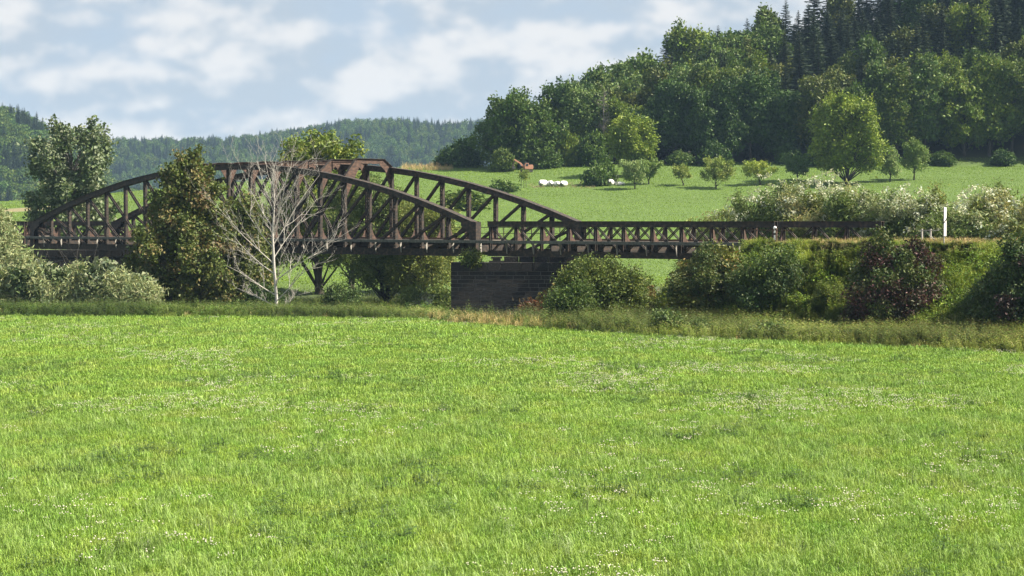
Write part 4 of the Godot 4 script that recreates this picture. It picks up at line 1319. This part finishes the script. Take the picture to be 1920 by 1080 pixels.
	for r in 14:
		var dd := 436.0 + r * 7.4
		var xx := 8.0 + r * 2.6 + rr(-1.0, 1.0)
		var count_ := {}
		while xx < 1120.0 / F * dd:
			var dj := dd + rr(-2.6, 2.6)
			var xj := xx + rr(-1.4, 1.4)
			xx += rr(5.0, 6.8)
			var px := 960.0 + xj / dj * F
			var gy := ground(xj, dj)
			if 415.0 - (gy - EYE) / dj * F < -70.0:
				continue
			var dark: bool = (px > 1465.0 and px < 1545.0 and r > 0) or (px > 1690.0 and px < 1725.0 and r == 1)
			var share := 0.08 + 0.1 * r if px > 1210.0 else (0.12 if r > 3 else 0.0)
			if px > 1270.0 and px < 1440.0 and r > 4:
				share = 0.5
			if px > 1600.0 and r > 4:
				share = 0.7
			if px > 1440.0 and r > 3:
				share = 0.85
			if r == 0:
				share = 0.0
			var conifer: bool = dark or rng.randf() < share
			var at := gp(xj, dj)
			if conifer:
				var k := rng.randi() % 3
				var sc := rr(0.68, 1.0) * (0.8 if px < 1240.0 else 1.0)
				var w2: String = ["slender", "ragged", "broad"][k]
				var key := w2 + " dark spruce"
				count_[key] = count_.get(key, -1) + 1
				var lab := "%s, %s from the valley end in the wood's %s" % [key, ranks[count_[key]], row_words[r]]
				var mat: Material = M.needle if rng.randf() < 0.75 else M.needle_light
				plant("spruce_tree", con[k], M.bark, mat, at, lab, "tree", "spruces of the hillside wood", rr(0, TAU), Vector3(sc * rr(1.15, 1.4), sc, sc * rr(1.15, 1.4)))
			else:
				var k := rng.randi() % 5
				var tn := rng.randi() % 6
				if r == 0 and px > 1230.0 and px < 1520.0:
					tn = 1
				var sc := rr(0.84, 1.14) * (1.0 + 0.02 * r)
				if px < 1230.0 and r < 3:
					sc *= 0.85
				var key := "%s %s broadleaf tree" % [["round", "high-crowned", "wide", "pointed", "bushy"][k], tone_words[tn]]
				count_[key] = count_.get(key, -1) + 1
				var lab := "%s, %s from the valley end in the wood's %s" % [key, ranks[count_[key]], row_words[r]]
				plant("broadleaf_tree", dec[k], M.bark, tones[tn], at, lab, "tree", "broadleaf trees of the hillside wood", rr(0, TAU), Vector3(sc * rr(0.9, 1.1), sc, sc * rr(0.9, 1.1)))
	var where := ["first", "second", "third", "fourth", "fifth", "sixth", "seventh", "eighth", "ninth", "tenth", "eleventh", "twelfth", "thirteenth", "fourteenth", "fifteenth", "sixteenth"]
	for k in 8:
		var bd := 431.0 + rr(-1.5, 2.5)
		var bx := 33.0 + k * 10.5 + rr(-3.5, 3.5)
		again(round_bush, gp(bx, bd), "low dark bush at the foot of the wood, %s uphill of the field ash" % where[k], rr(0, TAU), Vector3(rr(0.6, 0.95), rr(0.5, 0.95), 0.7), [M.leaf_dark, M.leaf_dark, M.leaf, M.leaf_grey][rng.randi() % 4])
	# grey bare tree among the leaves
	var bare := new_st()
	tube(bare, [Vector3(0, -0.3, 0), Vector3(0.2, 5, 0), Vector3(0.1, 11, 0), Vector3(0.3, 15.5, 0)], [0.24, 0.2, 0.13, 0.03], 6)
	for k in 40:
		var y := rr(3.5, 14.5)
		var a := rr(0, TAU)
		bare_limb(bare, Vector3(0.15, y, 0), Vector3(cos(a), rr(0.0, 0.9), sin(a)).normalized(), rr(1.8, 4.6) * (1.2 - y / 16.0), 0.075, 2)
	var b := part(numbered("bare_tree"), bare.commit(), M.bark_grey, self)
	b.position = gp(px_x(1130, 433.0), 433.0)
	tag(b, "leafless grey tree rising behind the yellowish bush at the wood's edge", "tree")

func hill_back(x: float, d: float) -> float:
	# long wooded ridge across the valley, crest about 2.2 km away
	var p := x / 2200.0 * F + 960.0
	var crest := (79.0 + (p - 340.0) * 0.0377 if p > 340.0 else 79.0 - (340.0 - p) * 0.012) + soft.get_noise_2d(x * 0.2, 7.0) * 8.0
	return -3.0 + (crest + 3.0) * smoothstep(1720.0, 2200.0, d) + soft.get_noise_2d(x * 0.3, d * 0.3) * 9.0 * smoothstep(1740.0, 1850.0, d)

func hill_side(x: float, d: float) -> float:
	# wooded spur entering from the edge of the picture, about 1.3 km away
	var p := x / 1300.0 * F + 960.0
	var h := 61.0 + clampf(-p, 0.0, 400.0) * 0.07 - 15.0 * smoothstep(20.0, 100.0, p) - 36.0 * smoothstep(105.0, 240.0, p)
	return -4.0 + (h + 4.0) * smoothstep(1020.0, 1300.0, d) * (1.0 - 0.6 * smoothstep(1320.0, 1480.0, d)) + soft.get_noise_2d(x * 0.5, d * 0.5) * 5.0 * smoothstep(1030.0, 1100.0, d)

func far_wood(called: String, xs: Array, ds: Array, height: Callable, step: float, label: String) -> void:
	var crown := new_st()
	for i in 26:
		var p := Vector3(rng.randfn() * 2.0, rr(3.0, 13.5), rng.randfn() * 2.0)
		var s: Array = clumps["oak"]
		crown.append_from(s[rng.randi() % s.size()], 0, Transform3D(rand_basis(rr(1.3, 2.1)), p))
	for i in 22:
		var a := i * 2.4
		var t := i / 22.0
		var s: Array = clumps["oak"]
		crown.append_from(s[rng.randi() % s.size()], 0, Transform3D(rand_basis(rr(1.4, 2.0)), Vector3(cos(a) * 3.2 * sqrt(1.0 - t), 5.0 + 9.0 * t, sin(a) * 3.2 * sqrt(1.0 - t))))
	var dec := crown.commit()
	var con: Array = spruce_meshes(19.0, 6.5, "spruce", 0.2)
	var b1 := PackedFloat32Array()
	var b2 := PackedFloat32Array()
	var d: float = ds[0]
	while d < ds[1]:
		var x: float = xs[0]
		while x < xs[1]:
			var xj := x + rr(-0.5, 0.5) * step
			var dj := d + rr(-0.5, 0.5) * step
			var at := Vector3(xj, height.call(xj, dj) - 1.0, -dj)
			var pick := fine.get_noise_2d(xj * 0.8, dj * 0.8) + rr(-0.35, 0.35)
			var k := rr(0.85, 1.12)
			if pick > 0.04:
				spot(b2, at, rr(0.75, 1.15), 1.0, Color(k, k, k))
			else:
				spot(b1, at, rr(0.75, 1.3), 1.0, Color(k * rr(0.9, 1.25), k * 1.1, k * 0.9))
			x += step
		d += step
	scatter(called, dec, M.leaf, b1, label + ", broadleaf part", "forest")
	scatter(called, con[1], M.needle_light, b2, label + ", spruce part", "forest")

# ------------------------------------------------------------------ meadow growth
func build_grass() -> void:
	var tufts := []
	var g0 := Color(0.168, 0.28, 0.048)
	var g1 := Color(0.2, 0.318, 0.06)
	for k in 4:
		tufts.append(tuft(26, 0.2, 0.07, 0.22, 0.013, g0, g1, 0.85, 0.4))
	var wide := []
	for k in 3:
		wide.append(tuft(34, 0.42, 0.1, 0.23, 0.024, g0, g1, 0.85, 0.4))
	var bufs := [PackedFloat32Array(), PackedFloat32Array(), PackedFloat32Array(), PackedFloat32Array(), PackedFloat32Array(), PackedFloat32Array(), PackedFloat32Array()]
	var white := PackedFloat32Array()
	var docks := PackedFloat32Array()
	var d := 38.0
	while d < 176.0:
		var near := d < 82.0
		var step := 0.2 if d < 58.0 else (0.26 if near else (0.42 if d < 120.0 else 0.55))
		var half := d * 0.262 + 8.0
		var x := -half
		while x < half:
			var xj := x + rr(-0.5, 0.5) * step
			var dj := d + rr(-0.5, 0.5) * step
			x += step
			var e := meadow_edge(xj)
			if dj > e + 1.0:
				continue
			var n := soft.get_noise_2d(xj * 14.0, dj * 6.0)
			var n2 := fine.get_noise_2d(xj * 20.0 + 300.0, dj * 9.0)
			var k := (1.0 + n * 0.08 + n2 * 0.14) * rr(0.8, 1.2)
			var tint := Color(k * (1.0 + n2 * 0.2) * rr(0.9, 1.1), k, k * (0.95 - n * 0.2))
			if n2 > 0.42:
				tint = Color(1.3, 1.1, 1.3) * 0.97
			elif n2 < -0.42:
				tint = Color(0.86, 0.9, 0.92) * rr(0.85, 1.1)
			var at := gp(xj, dj)
			if near:
				spot(bufs[rng.randi() % 4], at, rr(0.8, 1.25), rr(0.75, 1.3), tint, 0.25)
			else:
				spot(bufs[4 + rng.randi() % 3], at, rr(0.9, 1.3) * (1.0 if d < 120.0 else 1.25), rr(0.75, 1.2), tint, 0.2)
			var fl := fine.get_noise_2d(xj * 4.0 - 80.0, dj * 2.4 + 40.0)
			if fl > 0.12 and rng.randf() < (0.03 if near else 0.2) * (fl + 0.1) * (3.0 + 2.0 * smoothstep(-5.0, 12.0, xj)):
				spot(white, at + Vector3(0, rr(0.12, 0.22), 0), rr(0.8, 1.5), 1.0, Color(1, rr(0.95, 1.02), rr(0.85, 1.0)))
			if fine.get_noise_2d(xj * 5.0 + 900.0, dj * 3.0) > 0.2 and rng.randf() < step * step * 0.8:
				spot(docks, at, rr(0.6, 1.3), rr(0.7, 1.2), Color(1, 1, 1) * rr(0.7, 1.2), 0.1)
		d += step
	for k in 4:
		scatter("meadow_grass", tufts[k], M.grass, bufs[k], ["bright fresh meadow grass on the camera's side of the field", "lush short grass of the same meadow half", "soft bent grass blades of the same meadow half", "upright grass blades of the same meadow half"][k], "grass")
	for k in 3:
		scatter("meadow_grass", wide[k], M.grass, bufs[4 + k], ["bright meadow grass on the river side of the field", "short grass of the river half of the meadow", "dense grass blades of the river half of the meadow"][k], "grass")
	var long := tuft(9, 0.22, 0.26, 0.46, 0.013, Color(0.215, 0.325, 0.07), Color(0.235, 0.345, 0.08), 0.9, 0.3)
	var lb := PackedFloat32Array()
	for k in 16000:
		var dj := 38.0 + 62.0 * pow(rng.randf(), 1.5)
		var xj := rr(-1.0, 1.0) * (dj * 0.262 + 2.0)
		if fine.get_noise_2d(xj * 12.0 - 500.0, dj * 7.0) + rr(-0.25, 0.25) < 0.02:
			continue
		var k2 := rr(0.75, 1.25)
		spot(lb, gp(xj, dj), rr(0.8, 1.2), rr(0.75, 1.15), Color(k2, k2, k2 * rr(0.8, 1.5)), 0.3)
	scatter("meadow_grass", long, M.grass, lb, "long pale bent blades standing out of the meadow on the camera's side", "grass")
	var stalk := herb(5, 0.14, 0.35, 0.62, 0.05, Color(0.13, 0.19, 0.06), Color(0.62, 0.62, 0.52), 1.0)
	var sb := PackedFloat32Array()
	for c in [[245.0, 46.5, 9], [180.0, 45.5, 4], [395.0, 50.0, 4], [1040.0, 45.8, 6], [1130.0, 54.0, 3], [640.0, 82.0, 6], [1730.0, 58.0, 5], [1500.0, 47.0, 4], [820.0, 57.0, 2]]:
		for k in c[2]:
			var sd: float = c[1] + rr(-1.2, 1.2)
			var sx: float = px_x(c[0], c[1]) + rr(-0.5, 0.5)
			spot(sb, gp(sx, sd), rr(0.7, 1.2), rr(0.7, 1.1), Color(1, 1, 1) * rr(0.8, 1.1), 0.2)
	scatter("seed_stalks", stalk, M.flower, sb, "few pale-headed stalks standing above the meadow grass", "wildflowers")
	# clover and yarrow heads
	var fv := PackedVector3Array()
	var fn := PackedVector3Array()
	var fc := PackedColorArray()
	for j in 6:
		var o := Vector3(rr(-0.16, 0.16), rr(-0.03, 0.05), rr(-0.16, 0.16)) if j else Vector3.ZERO
		var r := rr(0.012, 0.022)
		for k in 8:
			var a := TAU * (k % 4) / 4.0
			var b := TAU * (k % 4 + 1) / 4.0
			var t := Vector3(0, r if k < 4 else -r, 0)
			var p := [o + t, o + Vector3(cos(a), 0, sin(a)) * r, o + Vector3(cos(b), 0, sin(b)) * r]
			var nm := Plane(p[0], p[1], p[2]).normal
			if nm.dot(p[0] - o) < 0:
				nm = -nm
				p = [p[0], p[2], p[1]]
			for q in p:
				fv.append(q)
				fn.append(nm)
				fc.append(Color(0.6, 0.6, 0.5) * rr(0.8, 1.15))
	scatter("meadow_flowers", arrays_mesh(fv, fn, fc), M.flower, white, "small whitish clover and yarrow heads scattered through the meadow", "flowers")
	scatter("dock_leaves", herb(8, 0.26, 0.15, 0.4, 0.17, Color(0.045, 0.09, 0.02), Color(0.2, 0.16, 0.12), 0.05), M.leaf, docks, "dark leafy dock and plantain clumps in the meadow", "weeds")

func build_weeds() -> void:
	var green := herb(11, 0.5, 0.6, 1.45, 0.26, Color(0.075, 0.125, 0.026), Color(0.11, 0.115, 0.04), 0.45)
	var green2 := herb(11, 0.5, 0.5, 1.2, 0.24, Color(0.1, 0.155, 0.03), Color(0.14, 0.15, 0.055), 0.4)
	var long := tuft(30, 0.45, 0.55, 1.1, 0.03, Color(0.13, 0.17, 0.04), Color(0.15, 0.19, 0.05), 0.45, 0.3)
	var dry := tuft(26, 0.4, 0.6, 1.15, 0.022, Color(0.36, 0.31, 0.16), Color(0.42, 0.35, 0.19), 0.4, 0.25)
	var b := [PackedFloat32Array(), PackedFloat32Array(), PackedFloat32Array(), PackedFloat32Array()]
	var strip := [PackedFloat32Array(), PackedFloat32Array(), PackedFloat32Array()]
	var x := -58.0
	while x < 52.0:
		var e := meadow_edge(x)
		var deep := 66.0 if x < -2.0 else 26.0
		var t := -0.6
		while t < deep:
			var xj := x + rr(-0.3, 0.3)
			var dj := e + t + rr(-0.3, 0.3)
			t += 0.5 if t < 26.0 else 1.3
			var at := gp(xj, dj, 0.03)
			var n := soft.get_noise_2d(xj * 6.0, dj * 5.0)
			var px := 960.0 + xj / dj * F
			var dryness := 0.012 + 0.85 * exp(-pow((px - 905.0) / 95.0, 2.0)) * (1.0 if t > 0.0 else 0.9)
			var rise_ := smoothstep(-0.6, 3.0, t)
			var s := rr(0.7, 1.15) * lerpf(0.55, 1.0, rise_)
			var k := rr(0.8, 1.2) * (1.0 + n * 0.5)
			var lush := 1.0 + 0.3 * smoothstep(950.0, 1300.0, px)
			var tint := Color(k * (0.9 + 0.3 * (px / 1920.0)), k, k * 0.9) * lush
			var which := 3 if rng.randf() < dryness * (0.4 + 0.8 * maxf(0.0, n + 0.5)) else (2 if rng.randf() < (0.14 if px < 850.0 else 0.22) else (0 if n < 0.02 else 1))
			if t < 11.0 and rng.randf() < 0.26:
				var kk := rr(0.75, 1.4) * (1.0 + n * 0.6)
				spot(strip[rng.randi() % 3], at + Vector3(0, rr(0.15, 0.6) * lerpf(0.4, 1.0, rise_) * (1.0 + n), 0), rr(0.35, 0.85), rr(0.6, 1.2), Color(kk * (0.95 if px < 850.0 else 1.3), kk * 1.05, kk * 0.75), 0.3)
			spot(b[which], at, s, (0.75 if px < 850.0 else 0.85) * rr(0.75, 1.25), tint, 0.15)
		x += 0.55
	for k in 3:
		scatter("undergrowth", clumps["dull"][3 + k], M.leaf, strip[k], ["dark leafy herb growth in the strip along the meadow's rim", "olive leafy herb growth in the strip along the meadow's rim", "low matted herb leaves in the strip along the meadow's rim"][k], "undergrowth")
	# rank growth on the embankment slopes
	for k in 13000:
		var lx := rr(22.0, 92.0)
		var lz := rr(1.9, 14.4)
		var y := bank_y(lx, lz)
		if y < -0.6:
			continue
		var p := track_local(Vector3(lx, y - 0.03, lz))
		if ground(p.x, -p.z) > p.y + 0.1:
			continue
		var n := soft.get_noise_2d(lx * 9.0, lz * 9.0)
		var kk := rr(0.8, 1.25) * (1.0 + n * 0.5)
		var dryish := lz < 3.4 and rng.randf() < 0.18
		if dryish:
			spot(b[3], p, rr(0.5, 0.9), rr(0.35, 0.6), Color(0.85, 0.9, 0.85) * rr(0.7, 1.1), 0.25)
			continue
		spot(b[2 if n > 0.1 else 1], p, rr(0.5, 1.0), rr(0.45, 0.9) * (0.55 if lz < 4.0 else 1.0) * (1.0 + 1.2 * fine.get_noise_2d(lx * 12.0, lz * 12.0)), Color(kk * 1.5, kk * 1.45, kk * 0.9), 0.2)
	var under := [PackedFloat32Array(), PackedFloat32Array(), PackedFloat32Array()]
	for k in 7000:
		var lx := rr(26.0, 92.0)
		var lz := rr(2.6, 14.2)
		var y := bank_y(lx, lz)
		var p := track_local(Vector3(lx, y + rr(0.15, 0.5), lz))
		if y < -0.3 or ground(p.x, -p.z) > p.y or lz < 2.7 or soft.get_noise_2d(lx * 8.0 + 50.0, lz * 8.0) < -0.05:
			continue
		var kk := rr(0.8, 1.3)
		spot(under[rng.randi() % 3], p, rr(0.4, 1.15) * (0.55 if lz < 4.2 else 1.0), rr(0.5, 1.2), Color(kk * 1.6, kk * 1.6, kk * 0.9), 0.4)
	for k in 3:
		scatter("undergrowth", clumps["dull"][k], M.leaf, under[k], ["leafy bramble and herb growth on the embankment slope", "yellow-green leafy growth on the embankment slope", "dense low leafy growth on the embankment slope"][k], "undergrowth")
	# thin grass on the track itself
	for k in 3500:
		var lx := rr(36.0, 92.0)
		var lz := rr(-WID - 3.0, 2.2)
		if absf(lz + WID * 0.5) < 1.2:
			continue
		spot(b[3 if rng.randf() < 0.5 else 2], track_local(Vector3(lx, bank_y(lx, lz) - 0.03, lz)), rr(0.4, 0.8), rr(0.4, 0.9), Color(1.1, 1.0, 0.9), 0.2)
	scatter("weeds", green, M.leaf, b[0], "tall dark green nettles and herbs along the river bank", "weeds")
	scatter("weeds", green2, M.leaf, b[1], "lighter leafy herbs on the bank and the embankment slope", "weeds")
	scatter("tall_grass", long, M.grass, b[2], "long unmown grass between meadow and river", "grass")
	scatter("dry_grass", dry, M.grass, b[3], "straw-coloured seed grass before the stone pier", "grass")
	# short grass of the climbing field
	var short := tuft(22, 0.75, 0.1, 0.3, 0.06, Color(0.16, 0.265, 0.03), Color(0.18, 0.285, 0.032), 0.7, 0.25)
	var f := PackedFloat32Array()
	var fd := PackedFloat32Array()
	var d := 236.0
	while d < 436.0:
		var step := 1.0
		var xx := -0.27 * d
		while xx < 0.27 * d:
			var xj := xx + rr(-0.5, 0.5)
			var dj := d + rr(-0.5, 0.5)
			xx += step
			if xj < -77.0 and dj > 389.0 and dj < 403.0:
				continue
			var n := soft.get_noise_2d(xj * 1.6, dj * 5.0)
			var n2 := fine.get_noise_2d(xj * 3.0, dj * 6.0)
			var k := 1.0 + n * 0.22 + n2 * 0.2
			spot(f, gp(xj, dj, 0.03), rr(0.9, 1.35), rr(0.35, 0.6), Color(k * 1.04, k, k), 0.15)
			if dj > 384.0 and dj < 392.0 and xj > 3.0 and xj < 15.0 and rng.randf() < 0.5:
				spot(fd, gp(xj, dj, 0.03), rr(0.5, 0.9), rr(0.4, 0.8), Color(0.8, 0.8, 1.0), 0.2)
			elif dj > 424.0 and xj < -12.0 and xj > -22.0:
				spot(fd, gp(xj, dj, 0.03), rr(0.7, 1.2), rr(0.8, 1.3), Color(1.0, 0.9, 0.9), 0.2)
		d += step
	scatter("field_grass", short, M.grass, f, "short bright grass of the climbing field behind the bridge", "grass")
	scatter("dry_grass", dry, M.grass, fd, "brownish unmown grass round the bales and at the field's brow", "grass")

# ------------------------------------------------------------------ all of it
func _ready() -> void:
	rng.seed = 20250810
	soft.seed = 3
	soft.frequency = 0.01
	soft.fractal_octaves = 3
	fine.seed = 5
	fine.frequency = 0.02
	fine.fractal_octaves = 3
	# camera
	var cam := Camera3D.new()
	cam.name = "camera"
	add_child(cam)
	cam.position = Vector3(0, EYE, 0)
	cam.rotation.x = -atan(125.0 / F)
	cam.fov = rad_to_deg(2.0 * atan(540.0 / F))
	cam.near = 0.5
	cam.far = 6000.0
	# air, sky, exposure
	var env := Environment.new()
	env.background_mode = Environment.BG_SKY
	env.sky = make_sky()
	env.tonemap_mode = Environment.TONE_MAPPER_LINEAR
	env.tonemap_exposure = 3.1
	env.sdfgi_enabled = true
	env.ssao_enabled = true
	env.ssil_enabled = true
	env.fog_enabled = true
	env.fog_density = 0.00008
	env.fog_light_color = Color(0.66, 0.8, 0.95)
	var we := WorldEnvironment.new()
	we.name = "environment"
	we.environment = env
	add_child(we)
	# afternoon sun from the side, a touch towards the camera
	var sun := DirectionalLight3D.new()
	sun.name = "sun"
	add_child(sun)
	var el := deg_to_rad(46.0)
	var az := deg_to_rad(5.0)
	sun.look_at_from_position(Vector3.ZERO, -Vector3(cos(el) * cos(az), sin(el), cos(el) * sin(az)))
	sun.light_color = Color(1.0, 0.95, 0.87)
	sun.light_energy = 1.5
	sun.light_angular_distance = 0.5
	sun.shadow_enabled = true
	make_materials()
	# the land
	var field_tone := func(x: float, d: float) -> Color:
		var e := meadow_edge(x)
		var c := Color(0.045, 0.07, 0.015).lerp(Color(0.05, 0.075, 0.02), smoothstep(e - 1.0, e + 2.0, d))
		c = c.lerp(Color(0.085, 0.155, 0.018), smoothstep(228.0, 246.0, d))
		if x < -78.0 and d > 390.0 and d < 402.0:
			c = Color(0.24, 0.21, 0.1)
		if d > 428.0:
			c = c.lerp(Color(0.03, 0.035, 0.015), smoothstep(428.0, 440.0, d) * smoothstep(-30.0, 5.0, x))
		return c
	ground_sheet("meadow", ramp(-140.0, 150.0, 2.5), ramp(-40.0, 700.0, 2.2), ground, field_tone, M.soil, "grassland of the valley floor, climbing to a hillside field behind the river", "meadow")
	var far_tone := func(_x: float, _d: float) -> Color: return Color(0.03, 0.045, 0.015)
	ground_sheet("hills", ramp(-960.0, 620.0, 20.0), ramp(1640.0, 2480.0, 20.0), hill_back, far_tone, M.soil, "long wooded ridge closing the valley", "hill")
	ground_sheet("hills", ramp(-620.0, -150.0, 12.0), ramp(980.0, 1500.0, 12.0), hill_side, far_tone, M.soil, "steep wooded spur at the valley's side", "hill")
	var plain_y := func(_x: float, _d: float) -> float: return -6.0
	ground_sheet("ground", ramp(-1400.0, 1400.0, 200.0), ramp(-400.0, 2600.0, 200.0), plain_y, far_tone, M.soil, "wide valley ground reaching to the horizon", "ground")
	build_bridge()
	build_embankment()
	build_near_trees()
	build_hillside_trees()
	far_wood("far_forest", [-800.0, 260.0], [1760.0, 2230.0], hill_back, 7.5, "hazy mixed forest covering the long ridge")
	far_wood("spur_forest", [-470.0, -215.0], [1040.0, 1350.0], hill_side, 6.5, "mixed forest covering the steep spur")
	build_trackside()
	build_hillside_things()
	build_grass()
	build_weeds()
